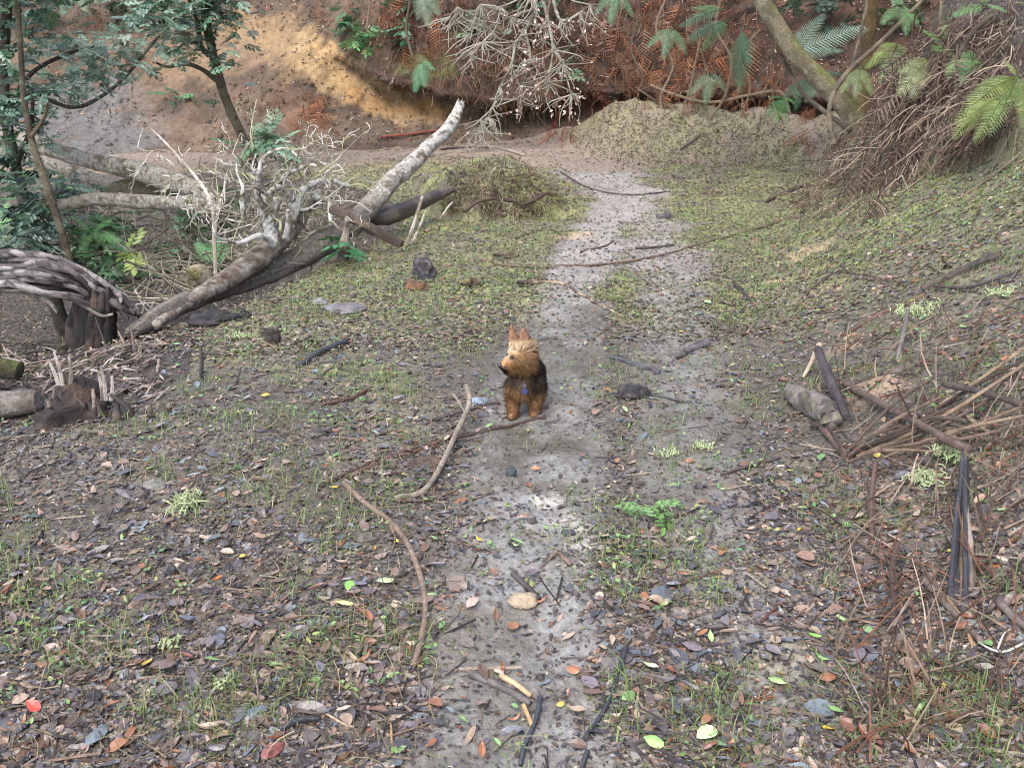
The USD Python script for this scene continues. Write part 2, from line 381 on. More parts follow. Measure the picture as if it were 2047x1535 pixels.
def on_cliff(pts): return np.array([hpt(u, v) for u, v in pts])
def near3(p, poly, r):
    d = np.full(len(p), 1e9)
    for a, b in zip(poly[:-1], poly[1:]):
        t = np.clip(((p - a) @ (b - a)) / max((b - a) @ (b - a), 1e-9), 0, 1)
        d = np.minimum(d, np.linalg.norm(p - a - t[:, None] * (b - a), axis=1))
    return d / r
cn = nz(cvf, 1.6, 4, 91) - 0.5; cn2 = nz(cvf, 6, 3, 93) - 0.5
cc = mixc(C(84, 69, 57), C(116, 98, 80), np.clip(0.5 + 2.4 * cn, 0, 1))
cc = mixc(cc, C(96, 74, 62), sstep(0.02, 0.2, cn2) * 0.6)
def patch(poly, r, col, amt, k=1.5):
    global cc
    cc = mixc(cc, col, amt * (1 - sstep(0.45, 1.1, near3(cvf, on_cliff(poly), r) + k * cn2 + 0.8 * cn)))
patch([(60, 250), (150, 240), (230, 210), (270, 260), (180, 300)], 0.62, C(112, 110, 108), 0.75)
patch([(330, 130), (420, 120), (540, 90)], 0.45, C(150, 122, 92), 0.6)
patch([(480, 60), (560, 70), (600, 110)], 0.45, C(160, 130, 94), 0.65)
patch([(610, 90), (640, 130), (680, 165), (760, 200), (840, 225)], 0.34, C(174, 144, 104), 0.9)
patch([(650, 100), (690, 160)], 0.2, C(190, 154, 108), 0.75)
patch([(700, 185), (780, 215), (900, 235)], 0.2, C(164, 126, 82), 0.9)
patch([(600, 240), (560, 210), (640, 260)], 0.3, C(136, 104, 82), 0.5)
patch([(300, 190), (330, 230), (380, 270)], 0.4, C(130, 106, 86), 0.5)
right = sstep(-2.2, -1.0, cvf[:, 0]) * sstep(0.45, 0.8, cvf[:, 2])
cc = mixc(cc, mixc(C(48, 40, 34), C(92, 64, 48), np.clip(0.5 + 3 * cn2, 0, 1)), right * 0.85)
patch([(820, 125), (880, 130)], 0.22, C(120, 122, 72), 0.8)
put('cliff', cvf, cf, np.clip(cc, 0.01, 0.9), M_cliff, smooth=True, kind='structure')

# ------------------------------------------------------------------ plant and litter templates
def leaf_template(curl=0.12, fold=0.12, w=0.24, seed=0):
    rg = np.random.default_rng(seed)
    xs = np.array([0, 0.10, 0.3, 0.55, 0.8, 1.0]); ws = np.array([0.0, 0.55, 0.95, 1.0, 0.6, 0.0]) * w
    v = []
    for x, k in zip(xs, ws):
        z = curl * ((x - 0.5) ** 2 * 4 - 0.5)
        a, b = rg.uniform(-0.05, 0.05, 2)
        if k > 0.01:
            v += [(x, -k * rg.uniform(0.85, 1.1), z + fold * k / w + a), (x, 0.06 * a, z), (x, k * rg.uniform(0.85, 1.1), z + fold * k / w + b)]
        else:
            v += [(x, 0, z)]
    v = np.array(v) - [0.5, 0, 0]
    f = [(0, 1, 2), (0, 2, 3)]
    for k in (1, 4, 7):
        f += [(k, k + 3, k + 4), (k, k + 4, k + 1), (k + 1, k + 4, k + 5), (k + 1, k + 5, k + 2)]
    f += [(10, 13, 11), (11, 13, 12)]
    return v, np.array(f)

LEAVES = [leaf_template(c, fo, w, i) for i, (c, fo, w) in enumerate([(0.08, 0.05, 0.24), (0.16, 0.10, 0.2), (-0.12, -0.07, 0.24), (0.05, 0.13, 0.17), (-0.08, 0.04, 0.28), (0.2, -0.06, 0.18)])]

def frond(L, pairs, width, droop, seed, jag=5, limp=0.0, taper=0.7, curl=0.0, bare=0.12):
    """A fern frond: rachis along +x bending down, saw-edged pinnae to both sides. Returns v, f, shade."""
    rg = np.random.default_rng(seed)
    b = MB(); n = pairs + 3
    s = np.linspace(0, 1, n)
    P = np.stack([L * (s - 0.25 * droop * s ** 2), curl * L * s ** 2, -L * droop * 0.55 * s ** 2 + 0 * s], -1)
    v, f = tube(P, np.linspace(0.006, 0.0015, n) * (L / 0.8 + 0.3), 4)
    b.add(v, f, np.full(3, 0.62))
    T = norm(np.gradient(P, axis=0))
    for i in range(2, n - 1):
        env = min(1.0, (s[i] - bare + 0.05) / 0.22) * (1 - s[i]) ** taper * 1.25
        if s[i] < bare: continue
        for sd in (-1, 1):
            if limp and rg.random() < 0.18: continue
            l = width * env * rg.uniform(0.85, 1.1) + 0.01
            out = np.array([0.42 + 0.3 * s[i], sd * 1.0, 0]); out /= np.linalg.norm(out)
            t = np.linspace(0, 1, jag + 1)
            d = T[i] * out[0] + np.array([0, 1, 0]) * out[1]
            lp = limp * rg.uniform(0.4, 1.3)
            q = P[i] + d * (l * t * (1 - 0.35 * min(lp, 1)))[:, None] + np.array([0, 0, -1]) * (l * (0.18 + lp) * t ** 1.6)[:, None]
            wd = np.array([0.9, 1.0, 0.85, 0.65, 0.4, 0.05])[np.linspace(0, 5, jag + 1).astype(int)] * min(0.30 * l, 0.80 * L / n) * rg.uniform(0.75, 1.1) * (0.65 if limp else 1.0)
            side = T[i] * 0.92 + np.array([0, 0, 1]) * rg.uniform(-0.5, 0.5) * (0.4 + limp)
            up = q + side * (wd * 0.55)[:, None] + d * (0.06 * l)
            lo = q - side * (wd * 0.55)[:, None] + d * (0.06 * l)
            # saw edge: each segment's outer corners reach beyond its neighbours'
            vv, ff = [], []
            for k in range(jag):
                o = len(vv)
                vv += [q[k], up[k], q[k + 1] * 0.6 + up[k + 1] * 0.4, q[k + 1], q[k + 1] * 0.6 + lo[k + 1] * 0.4, lo[k]]
                ff += [(o, o + 1, o + 2), (o, o + 2, o + 3), (o, o + 3, o + 4), (o, o + 4, o + 5)]
            b.add(np.array(vv), ff, np.full(3, rg.uniform(0.8, 1.2)))
    return b.get()

def place(v, origin, fwd, up, scale=1.0):
    R = frames(np.asarray(fwd, float), np.asarray(up, float))
    return v @ R.T * scale + np.asarray(origin)

rng = np.random.default_rng(11)

# ------------------------------------------------------------------ leaf litter on the whole floor, grass and small twigs (nobody could count them)
def sample_ground(n, x0, x1, y0, y1, dens, seed):
    """Random places; nearer ground gets more tries than far ground (the far pieces are drawn by the material)."""
    rg = np.random.default_rng(seed)
    y = np.exp(rg.uniform(math.log(y0), math.log(y1), n))
    x = rg.uniform(-1, 1, n) * (0.62 * y + 0.25)
    ok = (x > x0) & (x < x1)
    x, y = x[ok], y[ok]
    return x[rg.random(len(x)) < dens(x, y)[: len(x)]] if False else (lambda k: (x[k], y[k]))(np.random.default_rng(seed + 1).random(len(x)) < dens(x, y))

def litter_density(x, y):
    path, moss, inside, d3, n, nf = land_masks(x, y)
    d = np.clip(0.70 + 1.9 * n + 1.5 * nf, 0.08, 1) * (1 - 0.9 * path) * (1 - 0.55 * moss)
    d = np.where(inside, np.maximum(d, 0.8), d)
    d = np.maximum(d, 0.75 * np.exp(-(np.hypot((x + .15) / .8, (y - 8.8) / .7)) ** 4))
    return d * np.where(y > 9.9, 0.6, 1)

LEAF_COL = np.array([C(*c) for c in [(92, 82, 82), (84, 78, 82), (112, 98, 92), (130, 108, 96), (104, 92, 96), (150, 120, 104), (168, 142, 126), (122, 88, 66), (150, 96, 66), (96, 96, 104), (188, 164, 140), (76, 66, 62), (116, 122, 128)]])
LEAF_P = np.array([.15, .13, .14, .12, .11, .08, .045, .05, .025, .06, .025, .05, .05]); LEAF_P = LEAF_P / LEAF_P.sum()

def lay_leaves(x, y, size, cols, seed, tilt=0.20, lift=0.002):
    rg = np.random.default_rng(seed)
    n = len(x); N = norm(gnormal(x, y) + rg.normal(0, tilt, (n, 3)) * [1, 1, 0.3])
    a = rg.uniform(0, 2 * np.pi, n)
    R = frames(np.stack([np.cos(a), np.sin(a), 0 * a], -1), N)
    R = np.stack([norm(np.cross(R[..., 1], N)), R[..., 1], N], -1)
    pos = np.stack([x, y, height(x, y) + lift + 0.06 * size], -1)
    b = MB(); which = rg.integers(0, len(LEAVES), n)
    for k, (tv, tf) in enumerate(LEAVES):
        m = which == k
        if m.any():
            b.add(*scatter(tv, tf, pos[m], R[m], np.stack([size[m], size[m] * rg.uniform(0.6, 1.35, m.sum()), size[m]], -1), cols[m]))
    return b.get()

x, y = sample_ground(72000, -12, 4, 1.25, 12.5, litter_density, 101)
rg = np.random.default_rng(5)
size = rg.gamma(5, 0.0053, len(x)) * np.where(y > 4, 0.95, 1.0)
col = LEAF_COL[rg.choice(len(LEAF_COL), len(x), p=LEAF_P)] * rg.uniform(0.75, 1.2, (len(x), 1))
right_side = sstep(0.5, 1.2, x - np.interp(y, Y_, XR) + 0.9)
col = col * (1 + right_side[:, None] * np.array([0.10, -0.06, -0.14]))
col = np.where((y > 4.5)[:, None], col * [1.04, 0.97, 0.9], col) * [0.97, 1.0, 0.98]
put('fallen_leaf_litter', *lay_leaves(x, y, size, col, 7), M_leaf, label='dull brown and grey fallen leaves carpeting the damp ground around the track', cat='leaf litter', kind='stuff')

def grass_density(x, y):
    path, moss, inside, d3, n, nf = land_masks(x, y)
    q = n2(x, y, 4.0, 3, 111)
    g = moss * (0.55 + 1.0 * sstep(0.4, 0.62, q)) + 0.4 * sstep(0.47, 0.66, q) * (1 - 0.75 * path) * (y < 5)
    g = np.maximum(g, 0.35 * np.exp(-((x - 0.42 - 0.04 * y) / 0.10) ** 2) * (y < 4.5) * (q > 0.42))
    return np.clip(np.where(inside, 0.05, g), 0, 1)

def blades(x, y, hgt, wid, cols, seed, bend=0.8):
    rg = np.random.default_rng(seed); n = len(x)
    a = rg.uniform(0, 2 * np.pi, n); d = np.stack([np.cos(a), np.sin(a), 0 * a], -1); w = np.stack([-np.sin(a), np.cos(a), 0 * a], -1)
    o = np.stack([x, y, height(x, y) - 0.004], -1); k = rg.uniform(0.15, 1.0, n)[:, None] * bend
    up = np.array([0, 0, 1.0]); h = hgt[:, None]; ww = w * wid[:, None] * 0.5
    m = o + up * h * 0.6 + d * h * 0.25 * k; t = o + up * h * (1 - 0.35 * k) + d * h * 0.9 * k
    v = np.stack([o - ww, o + ww, m - ww * 0.8, m + ww * 0.8, t], 1).reshape(-1, 3)
    f = (np.array([(0, 1, 3), (0, 3, 2), (2, 3, 4)])[None] + (np.arange(n) * 5)[:, None, None]).reshape(-1, 3)
    return v, f, np.repeat(cols, 5, axis=0)

x, y = sample_ground(230000, -8, 4.6, 1.3, 12.9, grass_density, 121)
jit = np.random.default_rng(6); n = len(x)
GC = np.array([C(*c) for c in [(106, 128, 70), (124, 146, 80), (142, 160, 98), (146, 142, 98), (106, 138, 82), (166, 154, 114)]])
col = GC[jit.choice(6, n, p=[.25, .22, .14, .16, .13, .10])] * jit.uniform(0.7, 1.15, (n, 1))
hgt = jit.gamma(5, 0.0058, n) * np.where(y > 4.2, 0.85, 1.0) * np.where(jit.random(n) < 0.06, 2.2, 1.0)
put('grass', *blades(x, y, hgt, jit.uniform(0.0022, 0.0042, n) * np.where(y > 5, 1.5, 1.0), col, 8, bend=1.25), M_grass, label='short sparse green grass and moss growing on the damp ground', cat='grass', kind='stuff')

# crumbs of leaf, all over
fleck = (np.array([(-.5, 0, 0), (0, -.3, .08), (.5, 0, .02), (0.05, .3, .1)]), np.array([(0, 1, 2), (0, 2, 3)]))
FL = np.array([C(*c) for c in [(66, 56, 50), (46, 42, 42), (92, 76, 64), (128, 106, 88), (150, 132, 114), (182, 166, 146), (110, 112, 72), (132, 84, 58), (104, 98, 104)]])
def crumbs(n, y0, y1, lo, hi, probs, dens, seed):
    x, y = sample_ground(n, -9, 4.6, y0, y1, dens, seed); rg = np.random.default_rng(seed); n = len(x)
    a = rg.uniform(0, 2 * np.pi, n); N = norm(gnormal(x, y) + rg.normal(0, .3, (n, 3)) * [1, 1, .2]); fw = np.stack([np.cos(a), np.sin(a), 0 * a], -1); fw = norm(fw - N * (fw * N).sum(-1, keepdims=True))
    sz = rg.uniform(lo, hi, n)
    return scatter(*fleck, np.stack([x, y, height(x, y) + .003 + .05 * sz], -1), frames(fw, N), sz, FL[rg.choice(9, n, p=np.array(probs) / sum(probs))] * rg.uniform(.8, 1.2, (n, 1)))
def crumb_density(x, y):
    path, moss, inside, d3, n, nf = land_masks(x, y)
    return np.clip(.8 + 1.0 * n + 1.2 * nf, .15, 1) * (1 - .76 * path) * (1 - .35 * moss)
b = MB().add(*crumbs(26000, 9.0, 13.6, .025, .05, [4, 1, 5, 4, 2.5, 1, 3, 1.5, .6], lambda x, y: 0.75 * (x > -3) * (1 - .8 * land_masks(x, y)[0]) * (n2(x, y, 2.5, 3, 175) > .42), 177)).add(*crumbs(90000, 1.3, 4.6, .007, .020, [5, 3, 4.5, 3, 1, .3, 2.2, .7, 1.5], crumb_density, 171)).add(*crumbs(140000, 4.4, 13.2, .014, .036, [4, 1.4, 5, 4.5, 1.8, .35, 3.5, 1, .5], crumb_density, 173))
put('leaf_crumbs', *b.get(), M_leaf, label='broken dark and pale crumbs of dead leaf matted into the ground', cat='leaf crumbs', kind='stuff')

# small low weeds with rounded leaves
def weed_density(x, y):
    path, moss, inside, d3, n, nf = land_masks(x, y)
    return np.clip((0.15 + 0.5 * moss) * (n2(x, y, 2.6, 2, 131) > 0.52) * (1 - 0.5 * path), 0, 1) * np.where(inside, 0.3, 1)
x, y = sample_ground(16000, -6, 4.4, 1.3, 11, weed_density, 133)
x = np.repeat(x, 4) + jit.normal(0, 0.014, 4 * len(x)); y = np.repeat(y, 4) + jit.normal(0, 0.014, 4 * len(y)); n = len(x)
col = np.array([C(128, 160, 92), C(150, 172, 110), C(104, 142, 88), C(160, 166, 96)])[jit.integers(0, 4, n)] * jit.uniform(0.75, 1.1, (n, 1))
put('low_weeds', *lay_leaves(x, y, jit.uniform(0.010, 0.024, n), col, 9, tilt=0.5, lift=0.014), M_green, label='tiny green seedlings and creeping weeds dotted over the ground', cat='weeds', kind='stuff')

# crumbs of bark, twig and charcoal
def twig_density(x, y):
    path, moss, inside, d3, n, nf = land_masks(x, y)
    return np.clip(0.45 + 1.0 * n + 0.5 * sstep(-0.2, 0.4, d3) * (y < 5) + 0.5 * inside - 0.55 * path, 0.06, 1)
x, y = sample_ground(17000, -9, 4.2, 1.3, 12.8, twig_density, 141)
rg = np.random.default_rng(12); n = len(x)
a = rg.uniform(0, np.pi, n); L = rg.gamma(2.2, 0.022, n) + 0.012; r = rg.uniform(0.0011, 0.0026, n) * (1 + L * 4)
prism = np.array([(x_, math.cos(t), math.sin(t)) for x_ in (-0.5, 0.5) for t in (1.57, 3.67, 5.76)]); pf = np.array([(0, 1, 4), (0, 4, 3), (1, 2, 5), (1, 5, 4), (2, 0, 3), (2, 3, 5), (0, 2, 1), (3, 4, 5)])
fw = np.stack([np.cos(a), np.sin(a), rg.normal(0, 0.06, n)], -1); N = gnormal(x, y); fw = norm(fw - N * (fw * N).sum(-1, keepdims=True) + N * rg.normal(0, 0.08, (n, 1)))
R = frames(fw, N)
TC = np.array([C(*c) for c in [(70, 62, 62), (52, 48, 52), (104, 88, 76), (128, 106, 90), (150, 134, 118), (92, 70, 56)]])
col = TC[rg.choice(6, n, p=[.28, .2, .2, .14, .08, .10])] * rg.uniform(0.8, 1.2, (n, 1))
put('twig_litter', *scatter(prism, pf, np.stack([x, y, height(x, y) + r + 0.004], -1), R, np.stack([L, r, r], -1), col), M_wood, label='small dark twigs and bark crumbs strewn over the forest floor', cat='twig litter', kind='stuff')
# lumps of mud and charcoal
x, y = sample_ground(9000, -7, 4, 1.3, 11, lambda x, y: np.clip(0.4 + 2.5 * (n2(x, y, 3, 2, 151) - 0.5), 0, 1) * (1 - .55 * land_masks(x, y)[0]), 153)
n = len(x); ico = trimesh.creation.icosphere(0)
q = np.linalg.qr(rg.normal(size=(n, 3, 3)))[0]
sz = rg.gamma(3, 0.0021, n)[:, None] * rg.uniform(0.6, 1.5, (n, 3)) * [1, 1, 0.7]
col = np.array([C(92, 84, 80), C(70, 66, 68), C(112, 102, 94), C(130, 122, 114)])[rg.choice(4, n, p=[.35, .1, .35, .2])] * rg.uniform(0.8, 1.15, (n, 1))
put('mud_crumbs', *scatter(np.array(ico.vertices), np.array(ico.faces), np.stack([x, y, height(x, y) + 0.002], -1), q, sz, col), M_clod, label='crumbs of mud and charcoal scattered along the track', cat='mud crumbs', kind='stuff')

# ------------------------------------------------------------------ logs, roots and trees
def px_r(p, rpx):
    return rpx * np.linalg.norm(np.asarray(p) - EYE, axis=-1) / FPX

def limb(pts, n=None, sides=10, rough=0.10, seed=0, scale=14.0, col=None, col2=None, col3=None, jag=0.0, ridges=0, ridge=0.0, pscale=9.0, bias=0.0, top=None):
    """Wood through points (u, v, y, radius in pixels), coloured in patches."""
    P = np.array([np.append(W(u, v, y), 0) for u, v, y, _ in pts]); P[:, 3] = px_r(P[:, :3], np.array([q[3] for q in pts]))
    return limb3(P, n, sides, rough, seed, scale, col, col2, col3, jag, ridges, ridge, pscale, bias, top)

def limb3(P, n=None, sides=10, rough=0.10, seed=0, scale=14.0, col=None, col2=None, col3=None, jag=0.0, ridges=0, ridge=0.0, pscale=9.0, bias=0.0, top=None):
    L = np.linalg.norm(np.diff(P[:, :3], axis=0), axis=1).sum()
    n = n or int(np.clip(L / (0.5 * P[:, 3].mean() + 0.004), 5, 160))
    q = smooth_line(P, n); q[:, 3] = np.maximum(q[:, 3], 0.0015)
    v, f = tube(q[:, :3], q[:, 3], sides, rough, seed, ridges, ridge, scale, jag)
    c = np.tile(col, (len(v), 1))
    if col2 is not None:
        c = mixc(c, col2, sstep(-0.04, 0.05, nz(v, pscale, 4, seed + 3) - 0.5 + bias))
    if col3 is not None:
        c = mixc(c, col3, sstep(0.06, 0.16, nz(v, pscale * 2.3, 3, seed + 5) - 0.5))
    if top is not None:                                       # growth (moss) of its own on the upper side
        ax = np.repeat(norm(np.gradient(q[:, :3], axis=0)), sides, axis=0)
        d = np.zeros(len(v)); rel = v[:len(ax)] - np.repeat(q[:, :3], sides, axis=0); d[:len(ax)] = norm(rel)[:, 2]
        c = mixc(c, top, 0.8 * sstep(0.0, 0.9, d + 1.6 * (nz(v, 6, 3, seed + 7) - 0.5)))
    return v, f, c

WHITE, GREYB, BROWN, DARKW, MOSSY = C(218, 212, 204), C(150, 138, 122), C(112, 94, 76), C(64, 54, 48), C(112, 112, 58)

log = thing('fallen_tree', 'big pale fallen tree with white blotched bark, its broken tip raised before the clay bank', 'fallen tree', loc=W(500, 560, 6.3))
MAIN = [(262, 664, 5.0, 12), (330, 624, 5.3, 18), (410, 588, 5.8, 20), (500, 556, 6.3, 23), (600, 514, 6.75, 23), (700, 452, 7.2, 22), (742, 408, 7.45, 20), (786, 360, 7.7, 17.5), (826, 326, 8.0, 16), (858, 292, 8.25, 13.5), (893, 262, 8.5, 13), (912, 230, 8.62, 10), (921, 207, 8.68, 9)]
v, f, c = limb(MAIN, n=320, sides=28, rough=0.11, seed=1, scale=9, col=C(150, 136, 122), jag=0.04)
def bark_patches(v, n, sides, a, b_, c_, lo, hi, seed):
    """Weathered bark: long streaks low on the trunk, crusts of white lichen and dark scars higher up."""
    s_ = np.repeat(np.arange(n), sides); th = np.tile(np.arange(sides), n) * 2 * np.pi / sides
    s_ = np.append(s_, [0, n - 1]); th = np.append(th, [0, 0]); t_ = s_ / n
    q = np.stack([np.cos(th) * 1.6, np.sin(th) * 1.6, s_ * 0.035], -1)
    st = nz(q * [2.6, 2.6, 1.0], 1.0, 3, seed) - .5; sp = nz(np.stack([np.cos(th), np.sin(th), s_ * 0.11], -1), 1.6, 4, seed + 1) - .5; fi = nz(np.stack([np.cos(th), np.sin(th), s_ * .3], -1), 3, 3, seed + 2) - .5
    up = sstep(lo, hi, t_ + .25 * st)
    k = mixc(np.tile(a, (len(v), 1)), a * .55, sstep(-.02, .10, st + .4 * fi))
    w = mixc(np.tile(b_, (len(v), 1)), c_, sstep(.04, .12, sp + .6 * fi))
    k = mixc(k, w, up); k = mixc(k, C(96, 100, 56), .6 * (1 - up) * sstep(.12, .2, sp))
    return k * (0.85 + .6 * (fi + .25))[:, None]
put('trunk', v, f, bark_patches(v, 320, 28, C(150, 138, 126), C(204, 197, 186), C(122, 108, 96), .40, .66, 3), M_bark, log, smooth=True)
put('stem', *limb([(310, 650, 5.1, 9), (390, 596, 5.6, 14), (470, 548, 6.0, 19), (535, 500, 6.4, 22), (580, 452, 6.8, 21), (612, 412, 7.1, 15), (640, 388, 7.3, 11)], n=110, sides=16, rough=0.08, seed=4, scale=12, col=C(132, 116, 102), col2=C(178, 168, 156), col3=C(92, 78, 66), pscale=15, bias=0.0), M_bark, log, smooth=True, label='second stem lying along the main trunk')
put('stub', *limb([(412, 560, 5.85, 18), (398, 545, 5.8, 17), (384, 548, 5.75, 13)], sides=12, seed=6, col=C(176, 160, 140), col2=C(120, 112, 70), jag=0.03), M_bark, log, smooth=True)
for k, (b, sd) in enumerate([
    ([(548, 500, 6.7, 16), (530, 425, 6.85, 14), (512, 368, 7.0, 10), (500, 330, 7.1, 6), (492, 300, 7.1, 3)], 1),
    ([(530, 425, 6.85, 9), (515, 385, 6.7, 7), (522, 330, 6.6, 6), (540, 305, 6.6, 4), (575, 298, 6.5, 3), (600, 318, 6.4, 2)], 2),
    ([(578, 460, 7.0, 14), (590, 410, 7.1, 12), (610, 375, 7.2, 9), (650, 362, 7.3, 6), (700, 372, 7.4, 3)], 3),
    ([(590, 405, 7.1, 8), (560, 375, 7.0, 7), (535, 388, 6.8, 5), (520, 380, 6.7, 4)], 4),
    ([(620, 392, 7.3, 9), (655, 402, 7.2, 8), (662, 440, 7.0, 6), (660, 448, 6.95, 3)], 5),
    ([(556, 495, 6.7, 9), (520, 472, 6.5, 7), (480, 486, 6.35, 5), (452, 480, 6.2, 3)], 6),
    ([(535, 470, 6.75, 10), (548, 420, 6.8, 9), (552, 395, 6.8, 6)], 7),
    ([(545, 380, 7.0, 6), (580, 345, 7.0, 5), (625, 330, 7.0, 3), (640, 345, 6.9, 2)], 8),
    ([(570, 480, 6.8, 9), (578, 445, 6.75, 8), (575, 420, 6.7, 4)], 9),
    ([(488, 440, 6.5, 5), (484, 400, 6.5, 6), (486, 375, 6.5, 3)], 10)]):
    put('branch', *limb([(p[0], p[1], p[2] - .3, p[3] * .85) for p in b], sides=9, rough=0.16, seed=10 + sd, scale=26, col=C(226, 221, 212), col2=C(160, 148, 130), col3=C(104, 100, 68), pscale=16, bias=-0.04), M_bark, log, smooth=True)
rb = random.Random(5)
def sprig(mb, u, v, y, a, l, r, depth):
    pts, aa = [(u, v, y, r)], a
    for i in range(3):
        aa += rb.gauss(0, .38); u += l / 3 * math.cos(aa); v -= l / 3 * math.sin(aa); y += rb.gauss(0, .05)
        pts.append((u, v, y, max(r * (1 - .22 * (i + 1)), .7)))
    mb.add(*limb(pts, n=7, sides=5, rough=.1, seed=rb.randrange(999), col=rb.choice([C(220, 214, 204), C(196, 186, 170), C(150, 136, 118), C(172, 168, 130)])))
    if depth:
        for i in range(rb.choice([2, 3])):
            p = pts[rb.choice([2, 3, 3])]; sprig(mb, p[0], p[1], p[2], aa + rb.gauss(0, .75), l * rb.uniform(.55, .9), p[3] * .75, depth - 1)
tw2 = MB()
for (u, v, y, a, l, r) in [(500, 300, 6.8, 1.7, 40, 3.5), (575, 298, 6.2, .4, 40, 3), (515, 360, 6.6, 2.3, 45, 4), (700, 372, 7.1, .5, 40, 3), (650, 362, 7.0, 1.2, 45, 3.5), (640, 345, 6.6, .4, 50, 3), (520, 380, 6.4, 2.6, 50, 3.5), (452, 480, 5.9, 2.8, 45, 3), (486, 375, 6.2, 1.8, 50, 3), (610, 375, 6.9, 1.1, 45, 3.5), (560, 400, 6.5, 1.9, 50, 3.5), (660, 440, 6.7, -.6, 35, 3), (600, 420, 6.8, .8, 50, 3), (480, 430, 6.2, 2.6, 55, 3), (430, 400, 6.2, 2.0, 60, 3), (440, 420, 6.0, 1.5, 60, 2.5), (405, 380, 6.6, 2.2, 60, 3), (360, 310, 7.0, 2.4, 55, 2.5), (560, 460, 6.3, 1.5, 50, 3)]:
    sprig(tw2, u, v, y, a, l, r, 3)
for q in ([(432, 560, 6.2, 3.5), (428, 480, 6.3, 3.5), (420, 400, 6.5, 3), (372, 330, 6.8, 2.5), (330, 285, 7.0, 1.6), (300, 255, 7.1, .9)], [(430, 470, 6.3, 3), (436, 420, 6.3, 2.4), (450, 370, 6.4, 1.2)]):
    tw2.add(*limb(q, sides=6, seed=9, col=C(206, 196, 184), col2=C(160, 146, 130)))
put('fine_branches', *tw2.get(), M_wood, log, kind='stuff')
tw = MB(); rg = np.random.default_rng(31)
for k in range(120):                                           # the dry twiggy crown round the white branches
    u0, v0 = rg.uniform(450, 690), rg.uniform(300, 520)
    if (v0 - 300) < (u0 - 560) * 0.5: continue
    y0 = 6.3 + (u0 - 450) / 240 + rg.uniform(-0.2, 0.3)
    a = rg.uniform(0, 2 * np.pi); l = rg.uniform(25, 75); b = rg.normal(0, 22, 2)
    q = [(u0, v0, y0, 1.5), (u0 + l * .5 * math.cos(a) + b[0] * .5, v0 + l * .5 * math.sin(a) + b[1] * .5, y0 - .1, 1.5), (u0 + l * math.cos(a) + b[1], v0 + l * math.sin(a) + b[0], y0 - rg.uniform(-.2, .3), 0.8)]
    tw.add(*limb(q, n=6, sides=4, rough=0, seed=k, col=[C(206, 198, 184), C(140, 126, 108), C(168, 164, 128)][k % 3]))
put('twigs', *tw.get(), M_wood, log, kind='stuff')

def leafy(n, centre, spread, size, cols, seed, droop=0.25):
    """Leaves spread through a cloud: sprays of seven leaves on a twig."""
    rg = np.random.default_rng(seed); b = MB()
    lv, lf = leaf_template(0.05, 0.05, 0.22, 3)
    sv = MB()
    for i in range(7):
        t = 0.15 + 0.85 * i / 6; s = (-1) ** i if i < 6 else 0
        R = frames(np.array([0.6, s * 0.9, -droop]), np.array([0, 0, 1.0]))
        sv.add((lv + [0.5, 0, 0]) @ R.T * 0.55 + [t, 0, -0.12 * t * t], lf, np.full(3, 0.8 + 0.08 * (i % 4)))
    v, f = tube(np.array([(0, 0, 0), (0.5, 0, -0.03), (1, 0, -0.12)]), 0.012, 3)
    sv.add(v, f, np.full(3, 0.45)); tv, tf, tc = sv.get()
    p = np.asarray(centre) + rg.normal(0, 1, (n, 3)) * np.asarray(spread)
    a = rg.uniform(0, 2 * np.pi, n)
    fw = norm(np.stack([np.cos(a), np.sin(a), rg.normal(-0.05, 0.4, n)], -1)); up = norm(rg.normal(0, 0.35, (n, 3)) + [0, 0, 1])
    sc = size * rg.uniform(0.7, 1.3, n)
    cl = np.array(cols)[rg.integers(0, len(cols), n)] * rg.uniform(0.6, 1.3, (n, 1))
    return scatter(tv, tf, p, frames(fw, up), sc, cl, tc[:, 0])

DG = [C(60, 90, 66), C(80, 114, 84), C(100, 134, 102), C(132, 158, 130)]
PG = [C(122, 146, 124), C(144, 166, 142), C(168, 186, 164), C(100, 128, 102)]

def cloud(spots, seed, size, cols):
    """spots: (u, v, y, half width px, half height px, count)"""
    b = MB()
    for k, (u, v, y, ru, rv, n) in enumerate(spots):
        s = y / FPX
        b.add(*leafy(n, W(u, v, y), (ru * s * 0.55, 0.28, rv * s * 0.55), size, cols, seed + k))
    return b.get()

# slender tree in the middle left
t = thing('slender_tree', 'slender leaning tree with a thin dark trunk before the bare clay bank', 'tree', loc=W(508, 335, 11))
P = [(512, 345, 11, 8.5), (490, 285, 11, 8.5), (462, 225, 11, 8.5), (440, 165, 11, 8.5), (424, 100, 11, 8), (412, 40, 11, 8), (408, -60, 11, 7), (420, -200, 11.1, 5), (415, -330, 11.1, 3)]
put('trunk', *limb(P, sides=10, rough=0.07, seed=40, scale=16, col=C(88, 76, 58), col2=C(104, 98, 72), col3=C(62, 52, 42)), M_bark, t, smooth=True)
put('branch', *limb([(431, 160, 11, 5), (405, 140, 10.9, 4), (372, 128, 10.8, 4), (335, 134, 10.8, 2.5), (312, 126, 10.7, 2)], sides=7, seed=41, col=C(84, 74, 58), col2=C(110, 104, 80)), M_bark, t, smooth=True)
put('branch', *limb([(418, 112, 11, 5), (398, 88, 10.9, 4.5), (396, 50, 10.8, 4), (370, -20, 10.6, 3)], sides=7, seed=42, col=C(84, 74, 58)), M_bark, t, smooth=True)
put('branch', *limb([(409, 30, 11, 4), (430, 0, 11, 3), (470, -60, 11, 2)], sides=6, seed=43, col=C(84, 74, 58)), M_bark, t, smooth=True)
